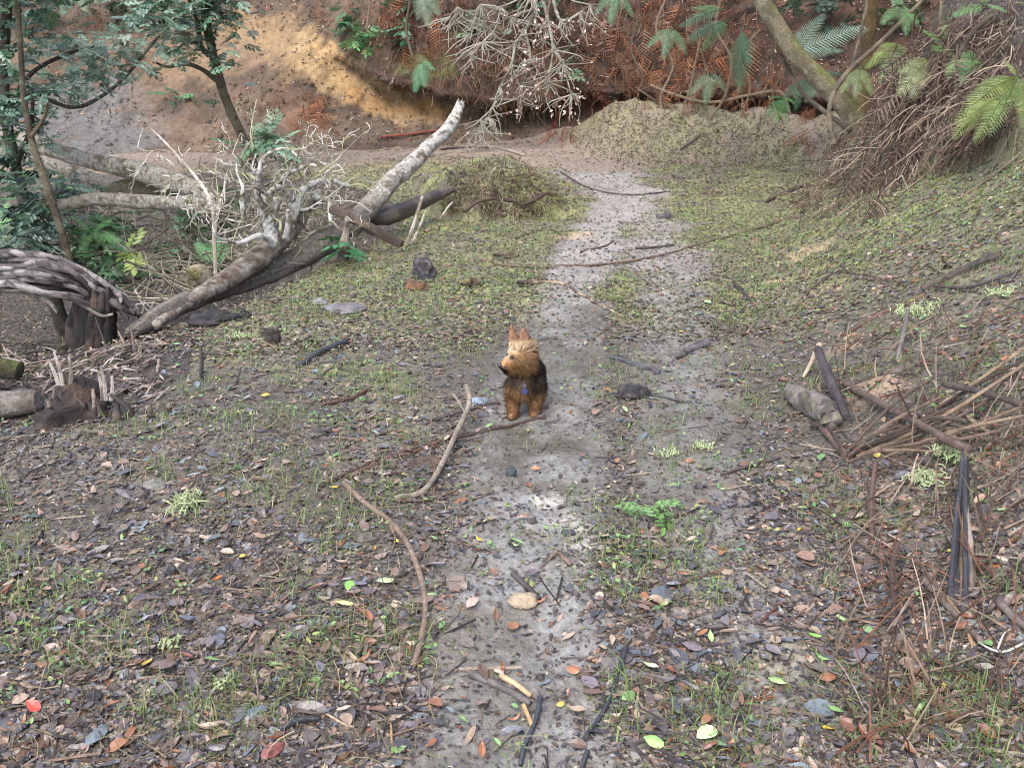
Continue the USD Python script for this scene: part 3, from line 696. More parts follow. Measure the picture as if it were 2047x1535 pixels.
put('crown', *cloud([(400, 20, 10.8, 55, 36, 80), (345, 45, 10.7, 60, 40, 60), (300, 20, 10.6, 60, 45, 50), (430, 0, 11, 45, 40, 70), (385, 80, 10.7, 36, 22, 22), (450, 130, 11, 25, 60, 18), (400, -90, 11, 140, 70, 220), (410, -230, 11.1, 120, 80, 160), (350, 100, 10.7, 50, 20, 25)], 50, 0.135, DG[1:] + PG[:2]), M_gloss, t)

# leafy tree at the left edge
t = thing('leafy_tree', 'dark leafy tree with pale leaf sprays reaching in at the left edge of the gully', 'tree', loc=W(70, 560, 7.6))
put('trunk', *limb([(140, 700, 7.6, 14), (112, 610, 7.6, 13), (84, 520, 7.6, 12), (56, 430, 7.6, 11), (30, 330, 7.6, 10), (10, 220, 7.6, 9), (8, 100, 7.6, 9), (14, 0, 7.6, 8), (10, -150, 7.6, 9), (20, -320, 7.6, 6)], sides=12, rough=0.08, seed=60, col=C(72, 62, 50), col2=C(98, 96, 84), col3=C(50, 44, 38)), M_bark, t, smooth=True)
put('branch', *limb([(12, 130, 7.6, 6), (80, 190, 8.2, 4), (150, 215, 8.5, 3.5), (215, 185, 8.7, 3), (262, 140, 8.9, 3), (300, 92, 9.0, 3), (330, 60, 9, 1.5)], sides=7, seed=61, col=C(74, 62, 52), col2=C(112, 104, 92)), M_bark, t, smooth=True)
put('branch', *limb([(10, 230, 7.6, 5), (60, 150, 8, 4), (130, 110, 8.3, 3), (200, 90, 8.6, 2)], sides=7, seed=62, col=C(74, 62, 52)), M_bark, t, smooth=True)
put('branch', *limb([(30, 335, 7.6, 5), (60, 260, 7.5, 4), (66, 200, 7.4, 3)], sides=7, seed=63, col=C(74, 62, 52)), M_bark, t, smooth=True)
put('crown', *cloud([(180, 115, 8.5, 75, 35, 75), (110, 95, 8.3, 60, 35, 50), (235, 100, 8.8, 55, 30, 45), (130, 165, 8.4, 70, 30, 55), (200, 160, 8.6, 45, 25, 22), (250, 60, 8.9, 45, 25, 25)], 70, 0.095, PG + PG + DG[3:]), M_green, t, label='pale grey green leaf sprays over the clay bank')
put('crown', *cloud([(20, 60, 7.5, 50, 60, 50), (15, 170, 7.4, 30, 50, 35), (25, 250, 7.3, 40, 50, 60), (45, 225, 7.4, 25, 40, 25), (25, 340, 7.2, 36, 50, 70), (55, 420, 7.2, 40, 50, 90), (90, 465, 7.2, 40, 42, 70), (55, 490, 7.2, 40, 25, 40), (10, -100, 7.5, 130, 80, 200), (60, 10, 8, 45, 40, 50), (120, 385, 7.5, 25, 20, 15)], 80, 0.105, DG + PG[:2] + [C(36, 54, 40), C(34, 50, 40), C(104, 136, 92)]), M_gloss, t, label='dark glossy leaves at the picture edge')

t = thing('bare_stem_tree', 'thin yellowish bare sapling stem standing before the dark leaves on the left', 'sapling', loc=W(140, 520, 7.0))
put('trunk', *limb([(170, 660, 7.0, 7), (143, 545, 7.0, 7), (128, 480, 7.0, 6.5), (104, 405, 7.0, 7), (84, 345, 7.0, 7), (66, 290, 7.0, 6), (48, 200, 7.0, 5), (40, 80, 7.0, 4.5), (30, -60, 7.0, 4)], sides=9, seed=64, rough=0.06, col=C(122, 110, 88), col2=C(92, 80, 64)), M_bark, t, smooth=True)
put('twig', *limb([(62, 275, 7.0, 4), (90, 230, 6.9, 3), (100, 180, 6.9, 2)], sides=6, seed=65, col=C(120, 104, 80)), M_bark, t, smooth=True)
put('crown', *cloud([(30, -40, 7.0, 70, 40, 60), (100, 175, 6.9, 14, 16, 5)], 66, 0.14, DG), M_gloss, t)

# fallen logs lying across the gully on the left
for pts, lab, w2, bi in [
    ([(-120, 235, 8.4, 13), (20, 272, 8.3, 14), (75, 290, 8.2, 14), (170, 320, 8.0, 15), (250, 336, 7.9, 18), (330, 358, 7.8, 19), (400, 386, 7.7, 18), (450, 410, 7.6, 14)], 'grey white fallen log, the uppermost across the gully on the left', WHITE, 0.0),
    ([(-100, 260, 8.9, 11), (40, 312, 8.7, 12), (100, 330, 8.6, 12), (160, 350, 8.5, 12), (230, 372, 8.4, 9)], 'short white mottled log behind the uppermost gully log', WHITE, 0.04),
    ([(60, 412, 7.3, 9), (130, 410, 7.3, 11), (200, 398, 7.3, 12), (300, 405, 7.3, 13), (380, 406, 7.3, 12), (440, 420, 7.3, 9)], 'straight grey log lying level over the dark gully, lowest of the logs there', C(190, 182, 168), -0.02),
    ([(200, 400, 8.0, 14), (260, 378, 8.0, 17), (340, 392, 8.0, 17), (430, 402, 8.0, 14)], 'mossy brown log lying between two paler logs over the gully', MOSSY, 0.0)]:
    v, f, c = limb(pts, n=150, sides=18, rough=0.10, seed=90 + int(pts[0][3]), scale=10, col=C(124, 112, 96), top=C(120, 116, 70) if w2 is MOSSY else None)
    if w2 is not MOSSY: c = bark_patches(v, 150, 18, C(120, 108, 92), C(176, 166, 152), C(114, 102, 84), -.5, -.3 if bi >= 0 else .9, 7 + int(pts[0][3]))
    thing_mesh('fallen_log', lab, 'log', v, f, c, M_bark, group='logs lying across the gully', smooth=True)

v, f, c = limb([(735, 436, 7.45, 14), (775, 432, 7.6, 17), (820, 415, 7.8, 16), (865, 394, 8.0, 12), (905, 378, 8.2, 7)], sides=12, seed=95, rough=0.12, col=C(58, 50, 46), col2=C(92, 80, 72))
thing_mesh('dark_log', 'dark wet log resting behind the pale trunk, against the little mound', 'log', v, f, c, M_wet, smooth=True)
v, f, c = limb([(662, 418, 6.75, 8), (700, 436, 6.72, 10), (750, 462, 6.7, 10), (802, 488, 6.7, 9)], sides=8, seed=96, rough=0.1, col=C(96, 80, 68), col2=C(70, 56, 48), ridges=5, ridge=0.25, jag=0.02)
thing_mesh('broken_branch', 'straight brown broken branch leaning over the pale fallen trunk', 'branch', v, f, c, M_wood)
v, f, c = limb([(684, 528, 6.55, 12), (688, 490, 6.6, 9), (693, 445, 6.65, 5), (696, 425, 6.66, 3)], sides=8, seed=97, rough=0.15, col=C(150, 138, 124), col2=C(96, 82, 72), ridges=5, ridge=0.3)
thing_mesh('splinter_post', 'upright grey splintered stub under the brown broken branch', 'stump', v, f, c, M_wood)
for i, (pts, lab) in enumerate([([(812, 492, 6.9, 4), (830, 440, 6.95, 3.5), (845, 392, 7.0, 3)], 'pale straight stick standing upright beside the dark log'), ([(822, 490, 6.85, 3), (838, 455, 6.85, 3), (852, 420, 6.85, 2)], 'shorter pale stick standing beside the dark log, leaning to it'), ([(880, 438, 7.2, 2.5), (895, 415, 7.2, 2), (905, 404, 7.2, 1.5)], 'tiny pale twig standing at the front of the little mound')]):
    v, f, c = limb(pts, sides=6, seed=98 + i, col=C(190, 178, 164), col2=C(140, 124, 108)); thing_mesh('standing_stick', lab, 'stick', v, f, c, M_wood)

# weathered old root arching at the left edge
rt = thing('weathered_root', 'weathered grey ridged root arching over on a dark rotten stub at the left edge', 'root', loc=hpt(185, 690))
yb = hpt(185, 690)[1]
for k in range(16):
    dv = -40 + 5.2 * k
    pts = [(-60, 556 + dv * 1.05, yb + .1 - .02 * k, 6), (20, 546 + dv, yb + .05 - .02 * k, 3.6 + k % 3), (90, 548 + dv * 0.95, yb - .02 * k, 4.5 + (k + 1) % 3), (150, 562 + dv * 0.8, yb - .01 * k, 4 + k % 2), (200, 586 + dv * 0.55, yb, 4.5), (238 + k, 604 + dv * 0.4, yb + .02, 6), (252 + 2 * k, 618 + dv * 0.3, yb + .02, 2)]
    g2 = np.random.default_rng(k).normal(0, 4.2, (7, 2)); pts = [(p[0] + g[0], p[1] + g[1], p[2] + 0.012 * g[0], p[3]) for p, g in zip(pts, g2)]
    put('strand', *limb(pts, n=60, sides=9, rough=0.22, seed=110 + k, scale=24, ridges=4, ridge=0.5, col=[C(140, 130, 126), C(88, 78, 74), C(166, 156, 150), C(112, 100, 96)][k % 4], col2=C(70, 60, 56), pscale=22, bias=-0.05), M_wood, rt, smooth=True)
put('stub', *limb([(183, 705, yb, 38), (184, 670, yb, 34), (186, 630, yb, 32), (190, 596, yb, 28), (196, 578, yb, 16)], n=26, sides=22, rough=0.22, seed=120, scale=15, ridges=9, ridge=0.22, col=C(40, 33, 30), col2=C(70, 52, 42), pscale=12, bias=-0.05, jag=0.02), M_wood, rt, smooth=True, label='dark rotten stub carrying the root')
for k in range(15):
    a = k * 2 * math.pi / 15; g2 = np.random.default_rng(600 + k)
    du, dy = 38 * math.cos(a), .10 * math.sin(a)
    put('strand', *limb([(184 + du * 1.15 + g2.normal(0, 3), 708 + g2.normal(0, 6), yb + dy, 8), (185 + du + g2.normal(0, 3), 660, yb + dy, 9), (188 + du * .9 + g2.normal(0, 3), 615, yb + dy, 8), (195 + du * .8, 578 + g2.normal(0, 10), yb + dy * .7, 4)], n=30, sides=8, rough=.2, seed=620 + k, scale=22, ridges=3, ridge=.4, col=[C(64, 50, 44), C(48, 40, 36), C(92, 72, 60)][k % 3], col2=C(40, 34, 30), pscale=16), M_wood, rt, smooth=True)
for k, p in enumerate([[(60, 590, yb, 5), (95, 600, yb - .1, 5), (115, 625, yb - .15, 3)], [(150, 600, yb - .1, 4), (200, 630, yb - .15, 3), (225, 628, yb - .2, 2)], [(228, 600, yb, 9), (244, 618, yb, 8), (254, 640, yb, 4)]]):
    put('splinter', *limb(p, sides=6, seed=125 + k, col=C(168, 158, 148), col2=C(110, 98, 90)), M_wood, rt, smooth=True)

# jagged dark stump below it, with the log end on its left
ys = hpt(150, 850)[1] + 0.12
st = thing('rotten_stump', 'jagged dark rotten stump with pale upright splinters at the lip of the gully', 'stump', loc=W(150, 850, ys))
rg = np.random.default_rng(77)
put('core', *limb([(150, 885, ys, 74), (150, 850, ys + .02, 62), (152, 815, ys + .05, 50), (145, 785, ys + .06, 34), (130, 762, ys + .06, 14)], n=26, sides=30, rough=0.30, seed=130, scale=11, ridges=11, ridge=0.2, col=C(58, 48, 44), col2=C(92, 74, 62), pscale=10, bias=-0.03, jag=0.03), M_clod, st, smooth=True)
for k in range(26):
    u = rg.uniform(75, 335); v = 865 - abs(u - 180) * 0.15; h = rg.uniform(25, 90) * (1.0 if u < 250 else 0.5)
    tip = (u + rg.normal(-6, 12), v - h)
    put('splinter', *limb([(u, v + 15, ys - .05, rg.uniform(5, 9)), (u + rg.normal(0, 8), v - h * .5, ys - .03, rg.uniform(4, 7)), (tip[0] + rg.normal(0, 8), tip[1], ys + rg.normal(0, .04), 2.5)], sides=7, rough=0.15, seed=140 + k, ridges=4, ridge=0.35, col=[C(78, 66, 60), C(104, 88, 78), C(60, 50, 46)][k % 3], col2=C(140, 124, 112) if k % 4 == 0 else C(52, 44, 40)), M_wood, st, smooth=True)
for k, (u, v, u2, v2) in enumerate([(128, 780, 108, 702), (142, 780, 138, 712), (118, 770, 96, 718), (212, 800, 202, 730), (222, 800, 224, 752), (205, 800, 196, 742)]):
    put('splinter', *limb([(u, v, ys + .03, 4), ((u + u2) / 2 + 2, (v + v2) / 2, ys + .03, 3.5), (u2, v2, ys + .03, 2)], sides=5, seed=160 + k, col=C(184, 170, 160), col2=C(130, 116, 106)), M_wood, st, label='pale upright splinter')
v, f, c = limb([(-90, 812, ys + .25, 24), (0, 810, ys + .25, 24), (60, 802, ys + .25, 21), (78, 800, ys + .25, 17)], n=30, sides=16, seed=170, rough=0.06, col=C(142, 132, 122), col2=C(110, 98, 88))
thing_mesh('log_end', 'smooth grey log end lying behind the jagged stump at the left edge', 'log', v, f, c, M_bark, smooth=True)
v, f, c = limb([(-80, 740, ys + .5, 20), (0, 735, ys + .5, 20), (40, 742, ys + .5, 16)], n=16, sides=12, seed=171, rough=0.12, col=C(70, 62, 44), top=C(96, 104, 48))
thing_mesh('mossy_log', 'mossy dark log stub at the left edge under the weathered root', 'log', v, f, c, M_bark, smooth=True)

# leaning mossy tree and other stems on the right
t = thing('leaning_tree', 'leaning bare tree with mossy upper side, rising from the dead fern clump', 'tree', loc=W(1700, 230, 9.6))
put('trunk', *limb([(1722, 262, 9.6, 21), (1690, 212, 9.6, 19), (1640, 160, 9.65, 17), (1590, 108, 9.7, 16), (1555, 55, 9.75, 15.5), (1520, -5, 9.8, 15), (1480, -90, 9.9, 14), (1440, -220, 10, 14), (1430, -340, 10, 10)], sides=16, rough=0.05, seed=180, scale=12, col=C(134, 122, 98), col2=C(112, 100, 80), col3=C(150, 142, 118), pscale=7, top=C(122, 124, 62)), M_bark, t, smooth=True)
put('crown', *cloud([(1440, -260, 10, 160, 70, 200), (1380, -190, 10, 90, 50, 90)], 185, 0.2, DG), M_gloss, t)
t = thing('upright_tree', 'upright mossy brown tree trunk just right of the leaning tree', 'tree', loc=W(1728, 215, 10.4))
put('trunk', *limb([(1722, 235, 10.4, 14), (1728, 170, 10.4, 12), (1735, 90, 10.4, 10), (1745, 0, 10.4, 10), (1750, -120, 10.4, 8), (1740, -260, 10.4, 5)], sides=12, rough=0.06, seed=187, col=C(120, 96, 60), col2=C(96, 80, 54), top=C(112, 112, 58)), M_bark, t, smooth=True)
put('crown', *cloud([(1745, -220, 10.4, 140, 70, 150)], 188, 0.2, DG), M_gloss, t)
for i, (pts, lab) in enumerate([
    ([(1668, 290, 8.3, 4), (1658, 215, 8.4, 4.5), (1690, 150, 8.5, 4.5), (1760, 85, 8.6, 4), (1850, -5, 8.7, 3.5), (1960, -120, 8.8, 3)], 'long thin grey pole leaning up and away from the dead fern clump'),
    ([(1560, 110, 9.9, 3.5), (1600, 180, 9.7, 4), (1650, 225, 9.4, 4.5), (1700, 262, 9.2, 5)], 'thin dark stem crossing under the leaning tree'),
    ([(1690, 180, 9.5, 2.5), (1712, 100, 9.5, 3), (1735, 0, 9.5, 3), (1750, -100, 9.5, 2)], 'thin straight stem rising between the two tree trunks'),
    ([(1870, 120, 7.6, 3), (1880, 40, 7.6, 3), (1884, -60, 7.6, 2.5)], 'thin pale stem rising past the bright fern on the right bank'),
    ([(1985, 30, 6.4, 3), (1950, 60, 6.4, 5), (1925, 95, 6.4, 4), (1915, 120, 6.4, 3)], 'dark crooked stem hanging above the yellow green fern')]):
    v, f, c = limb(pts, sides=8, seed=190 + i, rough=0.06, col=[C(132, 118, 98), C(78, 66, 56)][i in (1, 4)], col2=C(104, 92, 76)); thing_mesh('bare_sapling', lab, 'sapling', v, f, c, M_bark, smooth=True)

VINES = [[(1330, 0, 12.6), (1312, 60, 12.6), (1345, 130, 12.5), (1320, 200, 12.4), (1345, 262, 12.3)], [(1405, -20, 12.6), (1392, 70, 12.6), (1410, 140, 12.5), (1385, 215, 12.4)], [(1440, 0, 12.2), (1432, 60, 12.2), (1462, 120, 12.1), (1450, 190, 12.1), (1420, 240, 12.1)],
         [(1520, 60, 11.6), (1480, 110, 11.7), (1500, 170, 11.7), (1482, 235, 11.8)], [(1275, 40, 12.8), (1262, 100, 12.8), (1285, 150, 12.7)], [(1590, 60, 11.2), (1572, 130, 11.2), (1545, 190, 11.3), (1560, 240, 11.4)],
         [(1300, 170, 12.4), (1350, 190, 12.3), (1420, 205, 12.2), (1500, 190, 12), (1560, 185, 11.8), (1580, 230, 11.7)], [(1270, 175, 12.6), (1330, 215, 12.4), (1400, 260, 12.2)], [(1400, 80, 12.3), (1378, 180, 12.3), (1360, 235, 12.2)], [(1100, 0, 12.9), (1085, 90, 12.8), (1092, 160, 12.8)], [(820, 0, 13.0), (812, 60, 13.0), (826, 120, 12.9)], [(740, 0, 13.3), (733, 60, 13.2)]]
VL = ['beside the leaning tree, the longest bent one', 'second along from the long bent one', 'ending on the crest of the mossy berm', 'nearest under the leaning tree', 'short and kinked, left of the others', 'behind the leaning tree', 'arching level over the mossy berm', 'slanting down to the berm', 'hanging behind the green ferns', 'beside the whitish dry bush', 'over the undercut clay', 'over the orange clay streak']
for i, p in enumerate(VINES):
    rr = [2.2, 1.8, 2.6, 2.0][i % 4]
    v, f, c = limb([(*q, rr) for q in p], sides=5, seed=200 + i, rough=0.1, col=[C(150, 128, 104), C(110, 90, 74), C(134, 112, 88)][i % 3])
    thing_mesh('bare_vine', 'thin bare brown vine, ' + VL[i], 'vine', v, f, c, M_bark, group='bare vines hanging on the far bank')

# ------------------------------------------------------------------ brush, thatch and hanging roots (tangles nobody could count)
def strands(uvn, length, bend, r, cols, seed, direction=(0, 0, -1), sides=3, spread=0.35, lift=0.05, seg=4, points=None):
    """Thin dead stalks and roots: from places on the land, hanging along a direction."""
    rg = np.random.default_rng(seed); b = MB()
    P, N = hit(uvn) if points is None else points
    for k, (p, nn) in enumerate(zip(P, N)):
        d = norm(np.asarray(direction) + rg.normal(0, spread, 3)); l = length * rg.uniform(0.5, 1.4)
        side = norm(np.cross(d, rg.normal(0, 1, 3)))
        t = np.linspace(0, 1, seg)[:, None]
        q = p + nn * (lift * rg.uniform(0.2, 1.6)) + d * l * t + side * (bend * l * rg.uniform(-1, 1)) * np.sin(t * 2.6)
        v, f = tube(q, np.linspace(r, r * 0.5, seg) * rg.uniform(0.6, 1.6), sides)
        b.add(v, f, cols[rg.integers(0, len(cols))] * rg.uniform(0.7, 1.25))
    return b.get()

def inpoly(poly, n, seed):
    P = shapely.Polygon(poly); x0, y0, x1, y1 = P.bounds; rg = np.random.default_rng(seed)
    q = np.stack([rg.uniform(x0, x1, n * 4), rg.uniform(y0, y1, n * 4)], -1)
    return q[shapely.contains_xy(P, q[:, 0], q[:, 1])][:n]

STALK = [C(128, 106, 88), C(104, 84, 70), C(150, 128, 108), C(92, 68, 54), C(172, 150, 130), C(76, 62, 54)]
ROOTC = [C(110, 86, 66), C(132, 104, 78), C(90, 72, 58), C(150, 124, 96)]
hill = [(1585, 440), (1610, 300), (1690, 225), (1790, 150), (1860, 60), (2047, 0), (2047, 265), (1900, 320), (1800, 400), (1740, 440), (1680, 430)]
put('dead_fern_thatch', *strands(inpoly(hill, 1700, 1), 0.26, 0.3, 0.0032, STALK + [C(58, 48, 42), C(188, 168, 146)], 301, direction=(-0.40, -0.25, -0.85), spread=0.55, lift=0.07), M_frond, label='tangled thatch of dead fern stalks covering the steep right bank', cat='dead thatch', kind='stuff')
mat_ = [(690, 120), (800, 150), (900, 170), (1010, 200), (1100, 235), (1110, 180), (1000, 120), (800, 60), (690, 40)]
put('root_mat', *strands(inpoly(mat_, 420, 2), 0.20, 0.25, 0.003, ROOTC, 302, direction=(0, -0.1, -1), lift=0.05), M_wood, label='mat of fine roots hanging from the lip over the undercut clay', cat='roots', kind='stuff')
far = [(700, 0), (1560, 0), (1600, 160), (1560, 245), (1250, 205), (1130, 260), (1040, 215), (880, 150), (720, 90)]
put('dead_bracken_tangle', *strands(inpoly(far, 1500, 3), 0.34, 0.28, 0.004, [C(132, 84, 58), C(104, 68, 50), C(150, 104, 76), C(84, 62, 50), C(120, 104, 84)], 303, direction=(0, -0.15, -0.9), spread=0.55, lift=0.10), M_frond, label='tangle of brown dead bracken stalks under the ferns on the far bank', cat='dead bracken', kind='stuff')

def on_faces(mesh, n, seed, keep):
    rg = np.random.default_rng(seed); a = mesh.area_faces * keep(mesh.triangles_center); fi = rg.choice(len(a), n, p=a / a.sum()); w = rg.dirichlet((1, 1, 1), n)
    nn = mesh.face_normals[fi]; return np.einsum('nk,nkj->nj', w, mesh.triangles[fi]), nn * np.where(nn[:, 1:2] > 0.35, -1, 1)
cliff_mesh = trimesh.Trimesh(cvf, cf, process=False); rg = np.random.default_rng(45)
seen = lambda c: (c[:, 2] > -.2) * (c[:, 2] < 2.9) * (np.abs(c[:, 0]) < 8.5) * 1.0
p, nn = on_faces(cliff_mesh, 5500, 1, seen); n = len(p)
sz = rg.gamma(2, .006, n)[:, None] * rg.uniform(.6, 1.5, (n, 3)); base = cc[cKDTree(cvf).query(p)[1]]
put('clay_crumbs', *scatter(np.array(ico.vertices), np.array(ico.faces), p, np.linalg.qr(rg.normal(size=(n, 3, 3)))[0], sz, base * rg.uniform(.7, 1.2, (n, 1))), M_cliff, label='crumbs of clay and small stones sticking out of the earth bank', cat='clay crumbs', kind='stuff')
p, nn = on_faces(cliff_mesh, 9000, 2, seen); n = len(p); tv, tf = LEAVES[1]; patchy = nz(p, 1.5, 3, 7) + .25 * sstep(-2, -1, p[:, 0]) > .5; p, nn = p[patchy], nn[patchy]; n = len(p)
put('leaf_scraps', *scatter(tv, tf, p + nn * .012, frames(rg.normal(0, 1, (n, 3)) + [0, -.3, -.6], nn + rg.normal(0, .4, (n, 3))), rg.uniform(.03, .075, n), np.array([C(130, 104, 88), C(96, 74, 62), C(160, 120, 92), C(150, 92, 62), C(176, 150, 128), C(74, 62, 56)])[rg.integers(0, 6, n)]), M_leaf, label='dead leaves caught on the face of the earth bank', cat='leaf litter', kind='stuff')
p, nn = on_faces(cliff_mesh, 1500, 3, seen)
put('bank_twigs', *strands(None, .22, .25, .0028, ROOTC + STALK, 305, direction=(0.1, -.2, -.7), spread=.8, lift=.015, points=(p, nn)), M_wood, label='fine twigs and rootlets on the face of the earth bank', cat='twig litter', kind='stuff')
near_right = [(1600, 700), (1900, 640), (2047, 640), (2047, 1535), (1640, 1535), (1680, 1150), (1640, 900)]
put('dead_stalk_litter', *strands(inpoly(near_right, 620, 6), .16, .15, .0026, STALK + [C(110, 70, 58), C(134, 92, 70)], 306, direction=(.6, .45, 0.05), spread=.8, lift=.012), M_frond, label='broken dead fern stalks strewn over the right side of the track', cat='stalk litter', kind='stuff')
straw = [(0, 900), (900, 640), (1000, 900), (850, 1535), (0, 1535)]
put('dry_grass_litter', *strands(inpoly(straw, 900, 8), .07, .5, .0013, [C(170, 154, 122), C(128, 120, 92), C(150, 132, 104), C(112, 96, 82)], 307, direction=(.3, .2, 0.15), spread=.9, lift=.008), M_frond, label='thin dry grass stems lying on the leaves left of the track', cat='dry grass', kind='stuff')

uv = inpoly([(120, 400), (440, 410), (480, 470), (420, 545), (280, 600), (100, 520)], 500, 9)
P, N = hit(uv); rg = np.random.default_rng(47); n = len(P)
b = MB()
for k, cl in enumerate([C(84, 124, 78), C(108, 150, 94), C(64, 96, 62)]):
    m = rg.integers(0, 3, n) == k
    m &= (nz(P, 1.4, 2, 19) > .47)
    for q in P[m][:60]: b.add(*leafy(3, q + [0, -.1, .12], (.10, .08, .09), .13, [cl], int(rg.integers(1e6))))
put('gully_undergrowth', *b.get(), M_green, label='low leafy green plants half hidden in the dark gully', cat='undergrowth', kind='stuff')

# brushwood in the gully
rg = np.random.default_rng(41); b = MB()
for k in range(1250):
    u0, v0 = rg.uniform(90, 690), rg.uniform(395, 640)
    if v0 > 640 - (u0 - 230) * 0.36 or (u0 < 275 and v0 > 515): continue
    y0 = float(np.interp(v0, [395, 470, 560, 640], [9.4, 8.2, 6.6, 5.6])) * rg.uniform(0.93, 1.05)
    p = W(u0, v0, y0); p[2] = max(p[2], float(ground(p[0], p[1])[0]) + 0.02)
    d = norm(np.array([rg.normal(0, 1), rg.normal(0, 0.5), rg.normal(0.15, 0.45)])); l = rg.gamma(3, 0.12); s2 = norm(np.cross(d, rg.normal(0, 1, 3)))
    t = np.linspace(0, 1, 5)[:, None]
    q = p + d * l * (t - 0.5) + s2 * l * 0.12 * np.sin(3 * t + rg.uniform(0, 3)); q[:, 2] = np.maximum(q[:, 2], height(q[:, 0], q[:, 1]) + 0.004)
    v, f = tube(q, np.linspace(0.006, 0.002, 5) * rg.uniform(0.5, 1.5), 4)
    b.add(v, f, [C(150, 136, 118), C(104, 88, 74), C(176, 164, 148), C(84, 72, 62), C(128, 122, 92)][rg.integers(0, 5)] * rg.uniform(0.7, 1.2))
put('brushwood', *b.get(), M_wood, label='tangle of dry dead twigs and branches filling the gully floor', cat='brushwood', kind='stuff')

b = MB(); rg = np.random.default_rng(43)                          # weathered slivers around the rotten stump and root
for k in range(520):
    u0, v0 = rg.uniform(-60, 330), rg.uniform(600, 800)
    p, nn = hit([(u0, v0)]); p, nn = p[0], nn[0]
    if p[1] > 7: continue
    d = rg.normal(0, 1, 3); d = norm(d - nn * (d @ nn) * 0.8); l = rg.gamma(3, 0.035)
    v, f = tube(p + nn * 0.012 + d * l * np.array([[-0.5], [0.0], [0.5]]) + nn * np.array([[0], [rg.uniform(0, 0.02)], [0]]), [0.004, 0.006, 0.002], 4)
    b.add(v, f, [C(168, 154, 142), C(104, 88, 80), C(140, 120, 108), C(70, 58, 54)][rg.integers(0, 4)])
put('wood_slivers', *b.get(), M_wood, label='grey and brown slivers of rotten wood scattered round the weathered root', cat='wood slivers', kind='stuff')

# ------------------------------------------------------------------ ferns
def fern(label, root, tips, cols, width=0.17, pairs=26, droop=0.35, y=None, lift=0.06, seed=0, group=None, limp=0.0, name='fern', cat='fern'):
    p = hpt(*root) if y is None else W(*root, y)
    p = p + np.array([0, -lift, lift * 0.5])
    t = thing(name, label, cat, group, loc=p)
    for k, (tu, tv_, dy) in enumerate(tips):
        e = W(tu, tv_, p[1] + dy)
        L = np.linalg.norm(e - p); d = norm(e - p)
        up = norm(np.array([0.0, -0.55, 0.85]) - d * 0.0)
        # aim a little above the tip: the frond bends down to it
        aim = norm(d + up * droop * 0.45)
        v, f, s = frond(L * 1.05, pairs, width * 0.85 * L, droop, seed * 17 + k, limp=limp)
        put('frond', place(v, p, aim, up), f, s * np.asarray(cols[k % len(cols)]), M_green if not limp else M_frond, t)
    return t

FG, FP, FY, FD = C(106, 150, 84), C(158, 182, 158), C(132, 148, 70), C(78, 128, 84)
fern('pale grey green fern frond arching out from behind the leaning tree', (1575, 118), [(1745, 40, -.2), (1690, 95, -.2), (1600, 60, .1), (1650, 20, .1)], [FP, C(140, 168, 142)], width=0.30, y=10.6, seed=1)
fern('bluish green fern frond drooping left of the leaning tree', (1478, 62), [(1482, 185, -.3), (1500, 130, -.3)], [FD, C(92, 142, 104)], width=0.30, y=11.2, seed=2, droop=0.2)
fern('flat green fern frond reaching left near the top of the far bank', (1445, 25), [(1355, 52, -.2), (1380, 15, 0)], [FD, FG], width=0.26, y=11.4, seed=3)
fern('lower flat green fern frond below the topmost one on the far bank', (1455, 45), [(1370, 82, -.3), (1400, 100, -.2)], [FD, FG], width=0.26, y=11.2, seed=4)
fern('small bright sword fern at the end of the mossy berm', (1562, 200), [(1525, 240, -.3), (1548, 250, -.3), (1572, 245, -.35), (1590, 205, -.2), (1535, 195, 0)], [FG, C(120, 168, 84)], width=0.2, y=11.2, seed=5, droop=0.5)
fern('bright green fern crown on the right bank beside the pale stem', (1888, 108), [(1850, 55, -.1), (1925, 60, -.1), (1870, 95, -.25), (1905, 110, -.25), (1890, 45, .1), (1925, 95, -.2)], [C(116, 172, 86), C(132, 184, 100)], width=0.30, y=7.4, seed=6)
fern('grey green fern frond hanging over the dead thatch of the right bank', (1850, 125), [(1795, 190, -.3), (1822, 195, -.3), (1800, 140, -.2)], [C(138, 146, 92), C(150, 160, 112)], width=0.26, y=7.4, seed=7, droop=0.5)
fern('yellow green fern in front of the upright brown trunk', (1790, 95), [(1730, 135, -.2), (1760, 168, -.3), (1752, 92, 0), (1800, 160, -.3), (1815, 110, -.2)], [C(140, 160, 74), FG], width=0.24, y=9.0, seed=8)
fern('large yellow green fern at the picture edge above the grassy slope', (2020, 165), [(1915, 225, -.5), (1935, 185, -.3), (1985, 262, -.5), (2050, 250, -.4), (1960, 265, -.5), (2075, 200, -.2), (2010, 120, .1)], [FY, C(122, 140, 72), C(108, 130, 66)], width=0.14, y=5.7, seed=9, droop=0.5)
fern('half hidden yellow green fern below the large one at the edge', (1985, 205), [(1905, 270, -.3), (1920, 245, -.3), (1950, 285, -.3)], [C(132, 150, 70), FY], width=0.2, y=5.9, seed=10, droop=0.5)
fern('green fern tuft at the top edge above the right bank', (1960, 20), [(1905, 30, -.1), (1985, -30, 0), (2015, 22, -.1), (1940, -25, 0)], [FG, C(128, 158, 86)], width=0.26, y=6.8, seed=11)
fern('bright green fern in the gully behind the weathered root', (450, 535), [(388, 480, .2), (405, 500, -.1), (440, 472, .3), (425, 470, .3)], [C(132, 186, 120), C(120, 174, 104)], width=0.32, y=7.3, seed=12)
fern('bright fern frond low at the left edge behind the dark leaves', (-10, 480), [(40, 412, -.1), (50, 450, -.2), (10, 400, 0), (30, 500, -.2)], [C(128, 186, 110), FG], width=0.32, y=7.9, seed=13)
